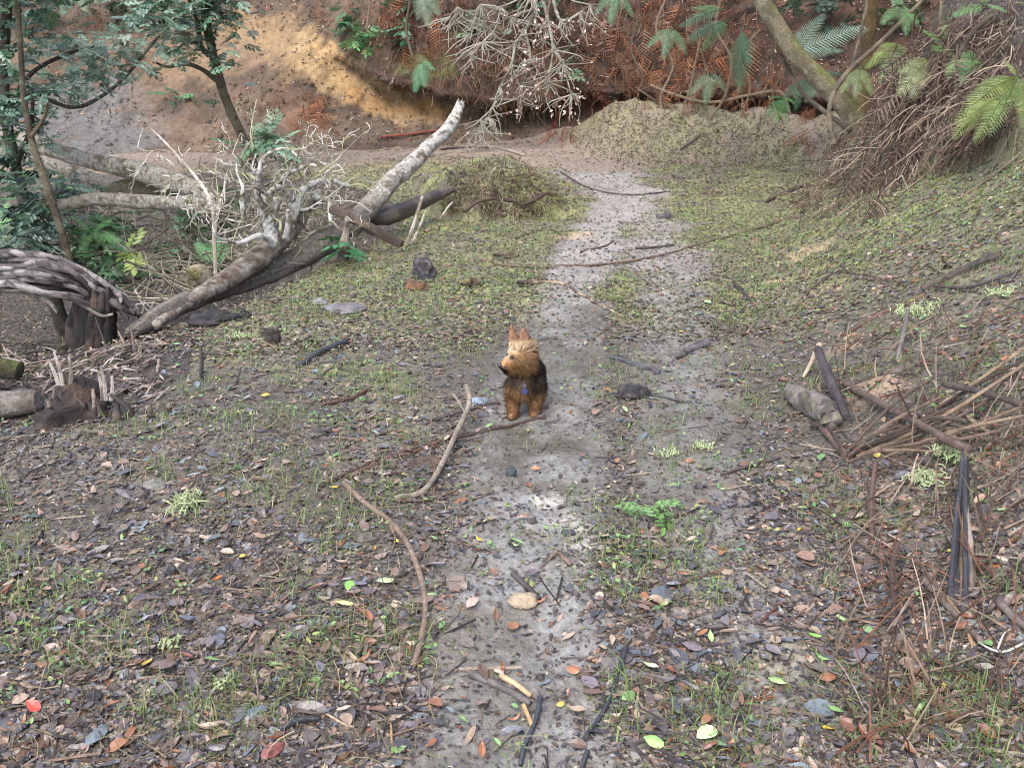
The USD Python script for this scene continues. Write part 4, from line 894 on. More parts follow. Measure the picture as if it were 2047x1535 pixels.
fern('grey green fern frond hanging from the top of the far bank', (845, -25), [(858, 55, -.3), (835, 40, -.2), (880, 30, -.2)], [C(112, 128, 96), C(96, 116, 88)], width=0.34, y=12.7, seed=14, droop=0.2)
fern('green fern fronds half behind the upper bare vines', (1340, 60), [(1290, 95, -.2), (1325, 120, -.3), (1375, 110, -.2)], [C(88, 128, 80), FD], width=0.24, y=12.6, seed=31, droop=0.4)
fern('dark green fern low behind the leaning tree foot', (1600, 165), [(1560, 205, -.2), (1590, 222, -.3), (1625, 210, -.3)], [C(72, 108, 68), FD], width=0.24, y=11.4, seed=32, droop=0.4)
fern('pale olive fern hanging between the two tree trunks', (1715, 140), [(1680, 185, -.2), (1710, 200, -.3), (1745, 190, -.3)], [C(124, 142, 84), C(110, 134, 80)], width=0.22, y=9.6, seed=33, droop=0.4)
fern('small green fern on the upper thatch by the crooked stem', (1930, 110), [(1890, 150, -.2), (1925, 165, -.3), (1965, 145, -.2)], [C(116, 146, 78), FG], width=0.22, y=6.9, seed=34, droop=0.4)
fern('thin green fern at the top edge above the rusty fronds', (1230, -10), [(1185, 30, -.2), (1220, 50, -.3), (1270, 35, -.2)], [C(84, 122, 80), FD], width=0.24, y=12.5, seed=35, droop=0.4)
fern('small bluish fern sprig hanging at the undercut lip', (845, 125), [(828, 185, -.15), (850, 175, -.2), (870, 140, -.1)], [C(96, 158, 108), C(84, 142, 96)], width=0.34, y=12.9, seed=15, droop=0.2)
fern('dark green fern at the top left behind the leaf sprays', (150, -20), [(120, 30, -.2), (175, 25, -.2), (200, 5, -.1)], [FD, C(92, 128, 88)], width=0.3, y=11.0, seed=16)

rg = np.random.default_rng(51)
n_dead = 0
DEADC = [C(184, 118, 80), C(152, 96, 66), C(190, 138, 104), C(116, 78, 60), C(156, 122, 102), C(184, 146, 120), C(96, 68, 56)]
def dead_fronds(poly, n, seed, Lr, cols, label, group, fall=(0, -0.25, -1.0), spread=0.6, limp=0.75):
    rg = np.random.default_rng(seed)
    P, N = hit(inpoly(poly, n, seed))
    for k, (p, nn) in enumerate(zip(P, N)):
        L = rg.uniform(*Lr)
        d = norm(np.asarray(fall) + rg.normal(0, spread, 3) * [1, 0.5, 0.6]); up = norm(nn + rg.normal(0, 0.3, 3))
        v, f, s = frond(L, 15, L * rg.uniform(0.24, 0.34), 0.3, seed * 1000 + k, jag=4, limp=limp * rg.uniform(0.5, 1.5), curl=rg.uniform(-0.3, 0.3))
        v = place(v, p + nn * rg.uniform(0.05, 0.16) - d * L * 0.35, d, up)
        thing_mesh('dead_fern_frond', label, 'dead fern', v, f, s * cols[rg.integers(0, len(cols))] * rg.uniform(0.75, 1.15), M_frond, group=group)
dead_fronds([(1180, 60), (1330, 0), (1480, 0), (1500, 120), (1450, 180), (1250, 200), (1150, 140), (1140, 90)], 105, 61, (0.45, 0.9), DEADC, 'orange brown dead fern frond hanging on the far bank behind the mossy berm', 'dead fronds behind the berm')
dead_fronds([(1180, 150), (1560, 150), (1570, 235), (1330, 235), (1230, 200), (1130, 240)], 48, 62, (0.35, 0.65), DEADC[:4], 'rust brown dead fern frond lying in the hollow behind the mossy berm', 'dead fronds in the hollow', spread=0.8)
dead_fronds([(740, 0), (880, 0), (880, 110), (830, 150), (800, 110), (760, 50)], 26, 63, (0.4, 0.75), DEADC, 'rusty dead fern frond hanging above the undercut clay', 'dead fronds above the undercut')
dead_fronds([(900, 0), (1190, 0), (1160, 170), (960, 120)], 32, 64, (0.4, 0.75), [C(112, 78, 60), C(132, 96, 76), C(96, 72, 58)], 'dull brown dead frond behind the whitish dry bush', 'dead fronds behind the dry bush')
dead_fronds([(575, 215), (640, 190), (690, 225), (670, 270), (590, 265)], 12, 65, (0.35, 0.6), DEADC[:3], 'orange dead fern frond lying on the bare clay slope', 'dead fronds on the clay slope', fall=(0.3, -0.4, -0.5), spread=0.9, limp=0.2)
dead_fronds([(1060, 235), (1140, 235), (1150, 300), (1080, 300)], 9, 66, (0.3, 0.5), [C(132, 66, 50), C(150, 80, 58)], 'dark red brown dead frond piled at the left foot of the berm', 'dead fronds at the foot of the berm', spread=0.9)
dead_fronds([(1590, 230), (1640, 240), (1620, 330), (1590, 320)], 6, 67, (0.3, 0.5), DEADC[:3], 'orange dead frond beside the thatched corner of the right bank', 'dead fronds at the thatched corner')
dead_fronds(hill, 54, 68, (0.35, 0.75), [C(120, 98, 82), C(104, 82, 70), C(140, 118, 100), C(92, 70, 58)], 'grey brown dead frond drooping over the steep right bank', 'dead fronds on the right bank', fall=(-0.5, -0.3, -0.8), spread=0.35, limp=0.8)
fern('olive fern fronds among the dead thatch above the clump', (1850, 190), [(1800, 255, -.3), (1830, 262, -.3), (1870, 250, -.3), (1895, 215, -.2)], [C(110, 126, 70), C(128, 140, 84)], width=0.2, y=7.6, seed=17, droop=0.5)
fern('dark green fern under the pale frond behind the leaning tree', (1640, 150), [(1580, 185, -.2), (1610, 205, -.3), (1660, 195, -.3), (1690, 150, -.2)], [C(78, 116, 76), C(92, 128, 88)], width=0.24, y=10.9, seed=18, droop=0.4)
fern('green fern fronds at the top edge right of the upright trunk', (1800, 20), [(1760, 45, -.2), (1840, 55, -.2), (1815, 70, -.3), (1770, -10, 0)], [C(96, 132, 74), FG], width=0.24, y=8.8, seed=19, droop=0.4)
fern('shaded green fern deep behind the bare vines', (1420, 150), [(1375, 190, -.2), (1410, 210, -.3), (1455, 185, -.2)], [C(84, 118, 76), FD], width=0.26, y=12.4, seed=20, droop=0.4)
fern('bright fern in the undergrowth behind the thin sapling', (190, 470), [(150, 430, -.1), (220, 435, -.1), (240, 480, -.2), (160, 500, -.2)], [C(112, 160, 96), FG], width=0.28, y=7.4, seed=21)
dead_fronds([(60, 10), (330, 40), (300, 150), (100, 250), (90, 120)], 10, 69, (0.3, 0.5), [C(120, 78, 62), C(140, 92, 72)], 'brown dead frond half hidden behind the pale leaf sprays', 'dead fronds at the top left')
for lab, u, v in [('rusty dead fern frond hanging alone over the orange clay streak', 640, -10), ('second rusty frond hanging by the orange clay streak, the higher one', 700, -60)]:
    p = hpt(u, max(v, 0)) + [0, -0.15, 0.1]; vv, f, s = frond(0.62, 18, 0.13, 0.1, u, limp=0.6)
    thing_mesh('dead_fern_frond', lab, 'dead fern', place(vv, p, (0.02, -0.2, -1), (0, -1, 0.1)), f, s * C(178, 118, 88), M_frond)

# green shrubs on the banks
for i, (u, v, ru, rv, n, cols, lab) in enumerate([
    (722, 85, 34, 30, 38, [C(84, 140, 86), C(100, 152, 92), C(120, 160, 96)], 'bright green shrub on the bank beside the orange clay streak'),
    (700, 42, 22, 28, 26, [C(66, 112, 70), C(84, 130, 84)], 'dark green seedling shrub above the bright shrub by the clay streak'),
    (805, 78, 20, 22, 16, [C(78, 132, 92), C(96, 146, 104)], 'small bluish shrub among rusty fronds above the undercut'),
    (352, 196, 22, 12, 9, [C(100, 150, 96), C(88, 138, 84)], 'small lone green plant growing on the bare clay bank'),
    (930, 60, 55, 45, 26, [C(104, 118, 92), C(124, 140, 104)], 'grey green shrub behind the whitish dry bush'),
    (1060, -5, 60, 25, 40, [C(66, 104, 74), C(84, 126, 90)], 'dark green shrub at the top edge behind the dry bush'),
    (820, 10, 30, 20, 18, [C(84, 124, 84), C(104, 142, 92)], 'leafy green shrub at the top edge above the rusty fronds'),
    (1130, 145, 40, 30, 14, [C(110, 128, 90), C(96, 130, 88)], 'sparse green sprig low in the dry bush'),
    (60, 30, 80, 50, 60, [C(48, 70, 48), C(60, 84, 56)], 'deep green undergrowth bush in the top left corner'),
    (240, 20, 60, 40, 40, [C(56, 76, 52), C(74, 96, 64)], 'shaded green bush along the top edge left of the slender tree'),
    (1640, 40, 90, 50, 60, [C(52, 78, 60), C(70, 100, 78)], 'dark green bush in the shade behind the pale fern'),
    (1800, 40, 60, 40, 40, [C(66, 92, 58), C(92, 120, 72)], 'leafy green bush between the upright trunk and the bright fern'),
    (545, 290, 35, 28, 24, [C(100, 138, 98), C(128, 158, 118)], 'grey green sprout growing out of the white branches'),
    (700, 505, 14, 14, 8, [C(84, 146, 92)], 'tiny bright plant under the splintered stub'),
    (210, 495, 40, 32, 28, [C(110, 150, 96), C(92, 136, 84)], 'light green bush in the dark gully under the logs'),
    (280, 512, 22, 9, 5, [C(160, 172, 88), C(140, 158, 80)], 'bright yellow green sprig over the gully brushwood'),
    (240, 460, 34, 26, 20, [C(80, 116, 76), C(96, 134, 84)], 'dark green weed under the lowest gully log'),
    (1310, 1000, 26, 16, 10, [C(128, 168, 96), C(112, 152, 84)], 'low leafy weed on the track in front of the dog')]):
    y = None
    p = hpt(u, max(v, 2))
    if i in (12, 13, 14, 15, 16): p = W(u, v, [7.0, 6.55, 7.6, 7.0, 7.8][i - 12])
    s = np.linalg.norm(p - EYE) / FPX
    small = i == 17
    c0 = p + np.array([0, -0.12, 0.06 if not small else 0.03])
    t = thing('small_weed' if small else 'green_shrub', lab, 'plant' if i in (3, 13, 15, 17) else 'shrub', loc=c0)
    put('foliage', *leafy(n, c0, (ru * s * 0.55, 0.10 if not small else 0.04, rv * s * 0.5), 0.15 if not small else 0.06, cols, 400 + i), M_green, t)
    st_ = MB(); rg = np.random.default_rng(i)
    for k in range(5):
        v_, f_ = tube(smooth_line([p + [0, 0, -0.02], c0 + [rg.normal(0, ru * s * .2), rg.normal(0, .03), rv * s * rg.uniform(-.2, .2)], c0 + [rg.normal(0, ru * s * .5), rg.normal(0, .06), rv * s * rg.uniform(0, .6)]], 6), np.linspace(0.004, 0.0015, 6) * (0.5 if small else 1), 4); st_.add(v_, f_, C(96, 84, 62))
    put('stem', *st_.get(), M_wood, t)

# the whitish dry bush hanging from the top of the far bank
t = thing('dry_bush', 'whitish dry bush with dead curled leaves hanging from the top of the far bank', 'dry bush', loc=W(1080, 60, 12.6))
LB = [[(1075, -40, 12.7, 9), (1065, 30, 12.5, 7), (1040, 75, 12.4, 5), (1020, 95, 12.35, 3)], [(1080, -20, 12.6, 7), (1095, 40, 12.4, 5), (1105, 100, 12.3, 4), (1095, 165, 12.3, 2.5)], [(1100, -30, 12.6, 6), (1120, 40, 12.4, 4), (1160, 25, 12.4, 2), (1180, 10, 12.4, 1.5)],
      [(1065, 20, 12.5, 5), (1020, 35, 12.4, 4), (975, 60, 12.3, 4), (940, 70, 12.3, 2.5), (900, 35, 12.3, 1.5)], [(975, 60, 12.3, 3), (950, 40, 12.3, 2.5), (915, 15, 12.3, 2)], [(985, 65, 12.3, 4), (965, 85, 12.2, 3), (945, 102, 12.2, 2)], [(1030, 85, 12.3, 4), (1022, 130, 12.2, 4), (1000, 175, 12.2, 4), (985, 215, 12.2, 3.5), (960, 240, 12.1, 2), (948, 255, 12.1, 1.5)],
      [(985, 215, 12.2, 3), (975, 235, 12.15, 2), (955, 262, 12.1, 1.2)], [(1105, 90, 12.3, 3.5), (1125, 130, 12.3, 3), (1142, 190, 12.2, 2)], [(1050, 60, 12.4, 4), (1060, 120, 12.3, 3.5), (1045, 170, 12.3, 3), (1040, 200, 12.3, 2)], [(1090, 0, 12.5, 4), (1060, -10, 12.4, 3), (1000, 15, 12.3, 3), (960, 10, 12.3, 2)]]
for k, q in enumerate(LB):
    put('branch', *limb([(u, v, y, r * .62) for u, v, y, r in q], sides=7, rough=0.14, seed=320 + k, col=C(176, 168, 152), col2=C(134, 122, 104), col3=C(140, 146, 116)), M_bark, t, smooth=True)
tw = MB(); rg = np.random.default_rng(53); ends = []
for k in range(330):
    q0 = LB[rg.integers(0, len(LB))]; j = rg.integers(1, len(q0)); u0, v0, y0, _ = q0[j]
    l = rg.uniform(20, 70); a = rg.normal(1.5, 0.9); bb = rg.normal(0, 10, 2)
    tw.add(*limb([(u0, v0, y0, 1.3), (u0 + l * .5 * math.cos(a) + bb[0], v0 + l * .5 * math.sin(a), y0 - .03, 1.0), (u0 + l * math.cos(a) + bb[1], v0 + l * math.sin(a), y0 - .05, .6)], n=6, sides=4, rough=0, seed=k, col=[C(170, 160, 146), C(128, 114, 100), C(150, 146, 126)][k % 3]))
    ends += [(u0 + l * w_ * math.cos(a) + bb[1] * w_, v0 + l * w_ * math.sin(a), y0 - .05 * w_) for w_ in (.6, .8, 1.0)]
put('twigs', *tw.get(), M_wood, t, kind='stuff')
ends = [e for e in ends if e[0] > 1010 and e[1] > 20]
lp = MB(); lv, lf = LEAVES[2]; nl = 420
pu = np.concatenate([rg.normal(1050, 26, nl // 3), rg.normal(1095, 45, nl - nl // 3)]); pv = np.concatenate([rg.normal(75, 25, nl // 3), rg.normal(150, 45, nl - nl // 3)])
pos = np.array([W(*ends[k]) for k in rg.integers(0, len(ends), nl)]) + rg.normal(0, .018, (nl, 3))
put('dead_leaves', *scatter(lv, lf, pos, np.linalg.qr(rg.normal(size=(nl, 3, 3)))[0], rg.uniform(0.03, 0.065, nl), np.array([C(206, 178, 164), C(178, 142, 124), C(224, 204, 190), C(150, 112, 94)])[rg.integers(0, 4, nl)]), M_leaf, t, kind='stuff')

# ------------------------------------------------------------------ the dog
def ball(x, y, z, r, s=(1, 1, 1)):
    return manifold3d.Manifold.sphere(1.0, 20).scale((r * s[0], r * s[1], r * s[2])).translate((x, y, z))

def bone(*balls): return manifold3d.Manifold.batch_hull([ball(*b) for b in balls])

def build_dog():
    parts = [
        bone((0.000, 0.010, .150, .052), (0.020, 0.075, .158, .060)), bone((0.018, 0.075, .158, .058), (.018, .165, .158, .052)), bone((.018, .165, .158, .052), (.016, .21, .152, .044)),   # trunk
        bone((-.004, -.018, .138, .040), (0.000, 0.010, .150, .052)), bone((0.002, .030, .178, .054), (-.008, .004, .235, .046)), bone((-.008, .004, .235, .046), (-.018, -.004, .268, .046)),   # breast, neck
        bone((-.018, -.004, .268, .047), (-.030, -.016, .266, .041)), bone((-.030, -.020, .258, .038), (-.064, -.039, .240, .028)), bone((-.064, -.039, .240, .028), (-.081, -.048, .236, .0165)),   # skull, muzzle
        bone((-.030, -.02, .234, .030), (-.070, -.041, .222, .016)),                                                                                                     # jaw
        bone((-.036, .012, .138, .036), (-.044, .022, .088, .025)), bone((-.044, .022, .088, .025), (-.043, .006, .042, .0185)), bone((-.043, .006, .042, .0185), (-.044, -.002, .016, .0185)), bone((-.044, .0, .015, .0175), (-.050, -.022, .012, .0135)),
        bone((.046, .022, .138, .038), (.050, .032, .088, .026)), bone((.050, .032, .088, .026), (.044, .016, .042, .0185)), bone((.044, .016, .042, .0185), (.044, .008, .016, .0185)), bone((.044, .01, .015, .0175), (.040, -.012, .012, .0135)),
        bone((-.008, .205, .140, .038), (-.016, .180, .095, .028)), bone((-.016, .18, .095, .028), (-.018, .228, .055, .017)), bone((-.018, .228, .055, .017), (-.018, .215, .016, .016)), bone((-.018, .215, .015, .016), (-.020, .192, .012, .013)),
        bone((.044, .205, .140, .038), (.054, .180, .095, .028)), bone((.054, .18, .095, .028), (.056, .228, .055, .017)), bone((.056, .228, .055, .017), (.056, .215, .016, .016)), bone((.056, .215, .015, .016), (.054, .192, .012, .013)),
        bone((.018, .245, .172, .016), (.022, .27, .200, .008)),                                                                                                         # tail stump
        # ears: thin upright shells
        bone((-.048, -.004, .298, .012, (1, .4, 1)), (-.026, .008, .302, .013, (1, .4, 1)), (-.047, .000, .338, .0145, (1, .3, 1)), (-.047, .001, .362, .010, (1, .3, 1)), (-.050, .002, .379, .0040)),
        bone((-.014, -.012, .302, .012, (1, .4, 1)), (.020, .006, .292, .015, (1, .4, 1)), (.002, -.008, .330, .0185, (1, .3, 1)), (-.001, -.006, .356, .0125, (1, .3, 1)), (-.006, -.005, .370, .0045))]
    m = parts[0]
    for q in parts[1:]: m = m + q
    a = m.refine_to_length(0.008).to_mesh()
    t = trimesh.Trimesh(a.vert_properties[:, :3], a.tri_verts)
    trimesh.smoothing.filter_taubin(t, iterations=10)
    return t

body = build_dog()
def coat(p, n, rg=None):
    x, y, z = p.T
    k = nz(p, 45, 2, 5) - .5
    tan, gold, pale, dark, rust = C(148, 104, 68), C(180, 138, 96), C(216, 188, 152), C(28, 28, 30), C(112, 76, 50)
    c = np.tile(tan, (len(p), 1))
    c = mixc(c, gold, sstep(-.1, .1, k) * .7)
    back_ = np.maximum(sstep(.022, .048, x + .12 * np.maximum(y, 0) + .35 * (z - .15) + .03 * k) * sstep(.122, .150, z + .02 * k), sstep(.07, .11, y) * sstep(.10, .14, z))
    c = mixc(c, dark * .8, back_ * (z < .268))
    c = mixc(c, C(58, 46, 38), .94 * sstep(.128, .150, z + .02 * k + .25 * np.maximum(x, 0) - .1 * np.maximum(-x, 0)) * (1 - sstep(.198, .214, z + .02 * k)) * (y < .06))          # dark under the chin
    head = sstep(.204, .216, z + .02 * k) * (x < .032) * (y < .07)
    c = mixc(c, mixc(np.tile(gold, (len(p), 1)), tan, sstep(.0, .1, k)), head)
    c = mixc(c, rust, head * .6 * (1 - sstep(.215, .235, z)) * sstep(-.06, -.02, x))
    c = mixc(c, pale, .85 * sstep(.285, .300, z + .01 * k) * (1 - sstep(.318, .326, z)))
    c = mixc(c, pale, .5 * head * sstep(-.045, -.065, x) * sstep(.255, .27, z))
    c = mixc(c, C(66, 50, 44), .95 * np.exp(-(np.hypot((x + .044) / 1.8, z - .270) / .011) ** 2) * (y < 0.005))                             # round the eye
    c = mixc(c, C(52, 44, 42), .9 * sstep(-.060, -.076, x) * (1 - sstep(.232, .244, z)) + .75 * head * (1 - sstep(.206, .222, z + .4 * (x + .05))) * (x < -.02))
    ear = sstep(.312, .322, z)
    c = mixc(c, mixc(np.tile(C(158, 116, 90), (len(p), 1)), C(84, 56, 44), sstep(.002, .016, x - .25 * (.38 - z))), ear)
    c = mixc(c, C(98, 66, 46), .8 * ear * sstep(.0, .5, n[:, 1]) )
    c = mixc(c, rust, .5 * (1 - sstep(.03, .08, z)))
    c = mixc(c, C(70, 52, 40), .8 * (y > .12) * (z < .12))
    return c

DOG = hpt(1047, 832) + np.array([0.0, 0.0, -.004])
dog = thing('dog', 'small tan and black terrier with upright ears standing on the track, looking left', 'dog', loc=DOG)
bv, bf = np.array(body.vertices), np.array(body.faces); bn = np.array(body.vertex_normals)
put('body', bv + DOG, bf, coat(bv, bn), M_skin, dog, smooth=True)
EYES = np.array([(-.047, -.0490, .271), (-.063, -.030, .273)])
def fur(n, seed):
    rg = np.random.default_rng(seed)
    tri = body.triangles; a = body.area_faces; fi = rg.choice(len(a), n, p=a / a.sum()); w = rg.dirichlet((1, 1, 1), n)
    p = np.einsum('nk,nkj->nj', w, tri[fi]); nn = np.einsum('nk,nkj->nj', w, bn[bf[fi]]); nn = norm(nn)
    x, y, z = p.T
    ear = sstep(.308, .322, z); headm = sstep(.205, .225, z) * (y < .07) * (1 - ear); muz = sstep(-.055, -.072, x) * (z > .2); leg = 1 - sstep(.06, .10, z); paw = 1 - sstep(.018, .03, z)
    L = .031 - .006 * leg - .008 * headm - .016 * muz - .017 * ear - .012 * paw
    cheek = headm * sstep(.0, .03, x + .03) ; L = L + .014 * cheek
    crown = sstep(.285, .3, z) * (1 - ear); L = L - .004 * crown
    flow = np.stack([.05 + .45 * cheek + .25 * headm, .10 + .15 * (z > .12), -.95 + .45 * headm + 1.0 * crown + 2.2 * ear], -1)
    L = L * rg.uniform(.6, 1.25, n)
    for e_ in EYES: L = L * (.12 + .88 * sstep(.010, .019, np.linalg.norm(p - e_, axis=1)))
    d0 = norm(nn * (.38 - .1 * ear[:, None] - .10 * headm[:, None]) + norm(flow) * .8 + rg.normal(0, .26, (n, 3))); d1 = norm(d0 * .6 + norm(flow) * .75 + rg.normal(0, .2, (n, 3)))
    m = p + d0 * (L * .5)[:, None]; e = m + d1 * (L * .5)[:, None]
    side = norm(np.cross(d0, nn + rg.normal(0, .4, (n, 3)))) * (rg.uniform(.0007, .0014, n) * (1 - .4 * ear))[:, None]
    v = np.stack([p - side, p + side, m - side * .8, m + side * .8, e], 1).reshape(-1, 3)
    v[:, 2] = np.maximum(v[:, 2], .002)
    f = (np.array([(0, 1, 3), (0, 3, 2), (2, 3, 4)])[None] + (np.arange(n) * 5)[:, None, None]).reshape(-1, 3)
    c = coat(p + rg.normal(0, .006, p.shape), nn) * rg.choice([.4, .75, 1.0, 1.25, 1.5], n, p=[.07, .26, .38, .22, .07])[:, None]
    nrm = np.repeat(norm(nn + d0 * .5), 5, axis=0)
    return v, f, np.repeat(c, 5, axis=0), nrm
v, f, c, nm = fur(46000, 7)
put('fur', v + DOG, f, c, M_fur, dog, normals=nm, kind='stuff')
for (x, y, z) in EYES:
    o = trimesh.creation.icosphere(2, .0088); put('eye', np.array(o.vertices) + [x, y, z] + DOG, o.faces, C(14, 11, 10), M_eye, dog, smooth=True)
o = trimesh.creation.icosphere(2, .0118); put('nose', np.array(o.vertices) * [.8, 1, .85] + [-.0945, -.054, .240] + DOG, o.faces, C(26, 24, 26), M_shine, dog, smooth=True)
a = np.linspace(0, 2 * np.pi, 40); ring = np.stack([-.004 + .047 * np.cos(a), .012 + .044 * np.sin(a), .186 - .014 * np.sin(a) * -1 - .004], -1)
v, f = tube(ring, .004, 6); put('collar', v + DOG, f, C(24, 26, 34), M_tag, dog, smooth=True)
tag_ = trimesh.creation.cylinder(.0115, .003, sections=20); tag_.apply_transform(trimesh.transformations.rotation_matrix(math.radians(78), (1, 0, 0))); tag_.apply_scale((1, 1, 1.15))
put('tag', np.array(tag_.vertices) + [.002, -.072, .138] + DOG, tag_.faces, C(10, 30, 84), M_tag, dog)
o = trimesh.creation.torus(.006, .0012, 14, 6); o.apply_transform(trimesh.transformations.rotation_matrix(math.radians(80), (1, 0, 0)))
put('tag_ring', np.array(o.vertices) + [.002, -.069, .160] + DOG, o.faces, C(120, 122, 126), M_tag, dog, smooth=True)

# ------------------------------------------------------------------ single sticks on the ground
def stick(label, pts, r0, r1, col, lift=0.0, m=None, forks=(), name='stick', cat='stick', group=None, col2=None, lifts=None, sides=7, ridges=0, ridge=0.0, jag=0.0, rough=0.12, top=None, taper=True):
    P, N = hit(pts)
    L = np.full(len(P), float(lift)) if lifts is None else np.asarray(lifts, float)
    d = np.linalg.norm(P - EYE, axis=1) / FPX
    R = np.linspace(r0, r1, len(P)) * d
    # a raised point moves back along its own line of sight, so that it keeps to the stick's course
    for i in range(len(P)):
        if L[i] > 0:
            P[i] = EYE + (P[i] - EYE) * (1 - L[i] / max(EYE[2] - P[i][2], 0.3))
    P = P + N * (R * 0.55)[:, None]
    b = MB(); sd = sum(map(ord, label)) % 997
    kw = dict(sides=sides, rough=rough, seed=sd, scale=30, col=col, col2=col2 if col2 is not None else col * 0.7, pscale=20, bias=-0.02, ridges=ridges, ridge=ridge, jag=jag, top=top)
    Q = np.column_stack([P, R]); Lh = np.linalg.norm(np.diff(P, axis=0), axis=1).sum()
    n = int(np.clip(Lh / 0.02, 8, 90)); q = smooth_line(Q, n); lq = np.interp(np.linspace(0, 1, n), np.linspace(0, 1, len(L)), L)
    q[:, 2] = np.where(lq < 0.01, np.maximum(q[:, 2], height(q[:, 0], q[:, 1]) + q[:, 3] * 0.45), q[:, 2])
    b.add(*limb3(q, n=n, **kw))
    for fk, fl, fr in forks:
        p2, n2_ = hit(fk)
        for i in range(len(p2)): p2[i] = EYE + (p2[i] - EYE) * (1 - fl / max(EYE[2] - p2[i][2], 0.3))
        p2[0] = q[np.argmin(np.linalg.norm(q[:, :3] - p2[0], axis=1)), :3]
        b.add(*limb3(np.column_stack([p2, np.linspace(fr, fr * 0.5, len(p2)) * d.mean()]), n=10, **{**kw, 'jag': 0, 'ridges': 0}))
    v, f, c = b.get()
    return thing_mesh(name, label, cat, v, f, c, m or M_wood, group=group, smooth=not ridges)

GB, DB, BB, RB, TN = C(150, 136, 120), C(62, 56, 58), C(116, 96, 80), C(102, 66, 54), C(190, 166, 138)
stick('grey forked stick raised at its tip, left of the dog', [(790, 1000), (845, 985), (880, 935), (915, 862), (938, 808), (932, 772)], 6.5, 4.5, GB, lifts=[0, 0, .02, .05, .09, .12], forks=[([(932, 828), (915, 800), (903, 786)], .07, 3)])
stick('long curved grey brown stick lying on the leaves nearest the left of the track', [(688, 968), (730, 1008), (780, 1044), (815, 1088), (836, 1140), (849, 1200), (848, 1252), (836, 1300), (826, 1332)], 5.5, 6.5, C(136, 114, 98), lift=0.004, forks=[([(778, 1040), (790, 1075), (784, 1100)], .005, 4)])
stick('thin dark dead stalk running left from the feet of the dog', [(1092, 836), (1040, 848), (960, 866), (880, 884), (800, 908), (700, 946), (640, 975)], 3, 4.5, C(84, 66, 58))
stick('thin reddish stalk beside the dark one left of the dog', [(905, 870), (840, 900), (760, 925), (690, 955)], 3, 3, C(112, 80, 64))
stick('dark stalk lying just left of the front paw of the dog', [(1000, 808), (950, 818), (900, 832), (850, 850)], 3, 3, C(74, 62, 58))
stick('black charred stick lying in the grass left of the dog', [(596, 736), (632, 712), (664, 698), (692, 690)], 5, 9, C(46, 44, 48), m=M_wet)
stick('reddish brown stick left of the dog on the mud', [(732, 782), (700, 800), (660, 808), (640, 812)], 4.5, 3, C(96, 66, 56))
stick('long thin brown vine lying right across the track', [(935, 518), (1000, 530), (1100, 535), (1220, 528), (1330, 510), (1450, 476), (1560, 444), (1610, 432)], 2.2, 2.8, C(112, 92, 78))
stick('bent stick with a pale end lying on the track behind the dog', [(1042, 570), (1080, 566), (1120, 568), (1160, 590), (1205, 614), (1248, 636)], 3.5, 2.5, C(92, 74, 66), col2=C(170, 150, 122))
stick('dark grey stick lying right of the dog', [(1218, 714), (1250, 724), (1285, 738), (1318, 748)], 4, 6, C(88, 86, 90))
stick('thick grey broken stick with a dark end right of the dog', [(1352, 718), (1380, 702), (1416, 688)], 6, 10, C(108, 102, 104), col2=C(66, 60, 62), jag=.01)
stick('thin bent twig running right from the thick grey stick', [(1425, 650), (1450, 662), (1500, 668), (1545, 682)], 3, 1.6, C(88, 72, 64))
stick('thick dark plank like stick high on the right slope', [(1846, 582), (1900, 556), (1955, 534), (2005, 516)], 7, 9, C(84, 72, 64), col2=C(58, 50, 48), ridges=4, ridge=.3)
stick('long brown stalk below the plank like stick on the right slope', [(1688, 672), (1740, 642), (1800, 614), (1850, 592)], 4, 4.5, C(112, 86, 70))
stick('thin dark curved twig near the right edge below the plank like stick', [(1870, 574), (1930, 576), (1985, 562), (2045, 540)], 3, 2.5, C(78, 68, 64), lift=.01)
stick('forked thin dark twig on the slope above the bare clay', [(1604, 598), (1640, 566), (1672, 546), (1705, 548), (1744, 556)], 2.5, 2.5, C(82, 66, 60), forks=[([(1674, 546), (1680, 528)], .03, 2)])
stick('grey stick standing up the slope under the lichen tuft', [(1794, 722), (1806, 672), (1816, 622)], 4.5, 3.5, C(122, 114, 108), lifts=[0, .04, .07])
stick('pale peeled stick pointing up beside the weathered log piece', [(1606, 756), (1622, 728), (1640, 690)], 3, 5, C(206, 182, 152), lifts=[0, .05, .1])
stick('dark upright stub beside the pale peeled stick', [(1692, 842), (1672, 790), (1652, 745), (1636, 702)], 11, 7, C(74, 66, 66), lifts=[0, .02, .06, .10], jag=.012, ridges=5, ridge=.2)
stick('dark slanting twig in the mud right of the dog', [(1470, 570), (1488, 590), (1500, 605)], 4, 2.5, DB)
stick('short dark twig sticking up left of the black charred stick', [(402, 756), (404, 722), (400, 694)], 4, 3, C(62, 54, 52), lifts=[0, .05, .09], forks=[([(404, 722), (418, 700)], .08, 2)])
stick('thin dark stem standing in the grass right of the upright twig', [(466, 782), (476, 755), (482, 735)], 2, 1.5, C(70, 60, 56), lifts=[0, .03, .06])
stick('long thick brown stalk ending at a lichen tuft on the right bank', [(1690, 770), (1745, 800), (1800, 830), (1850, 858), (1900, 884), (1938, 902)], 6.5, 8, C(104, 84, 74), lifts=[.01, .02, .03, .04, .05, .05], taper=False)
stick('thin level twig crossing the top of the stalk heap', [(1890, 772), (1940, 780), (1990, 795), (2047, 812)], 6, 6, C(84, 70, 64), lift=.04)
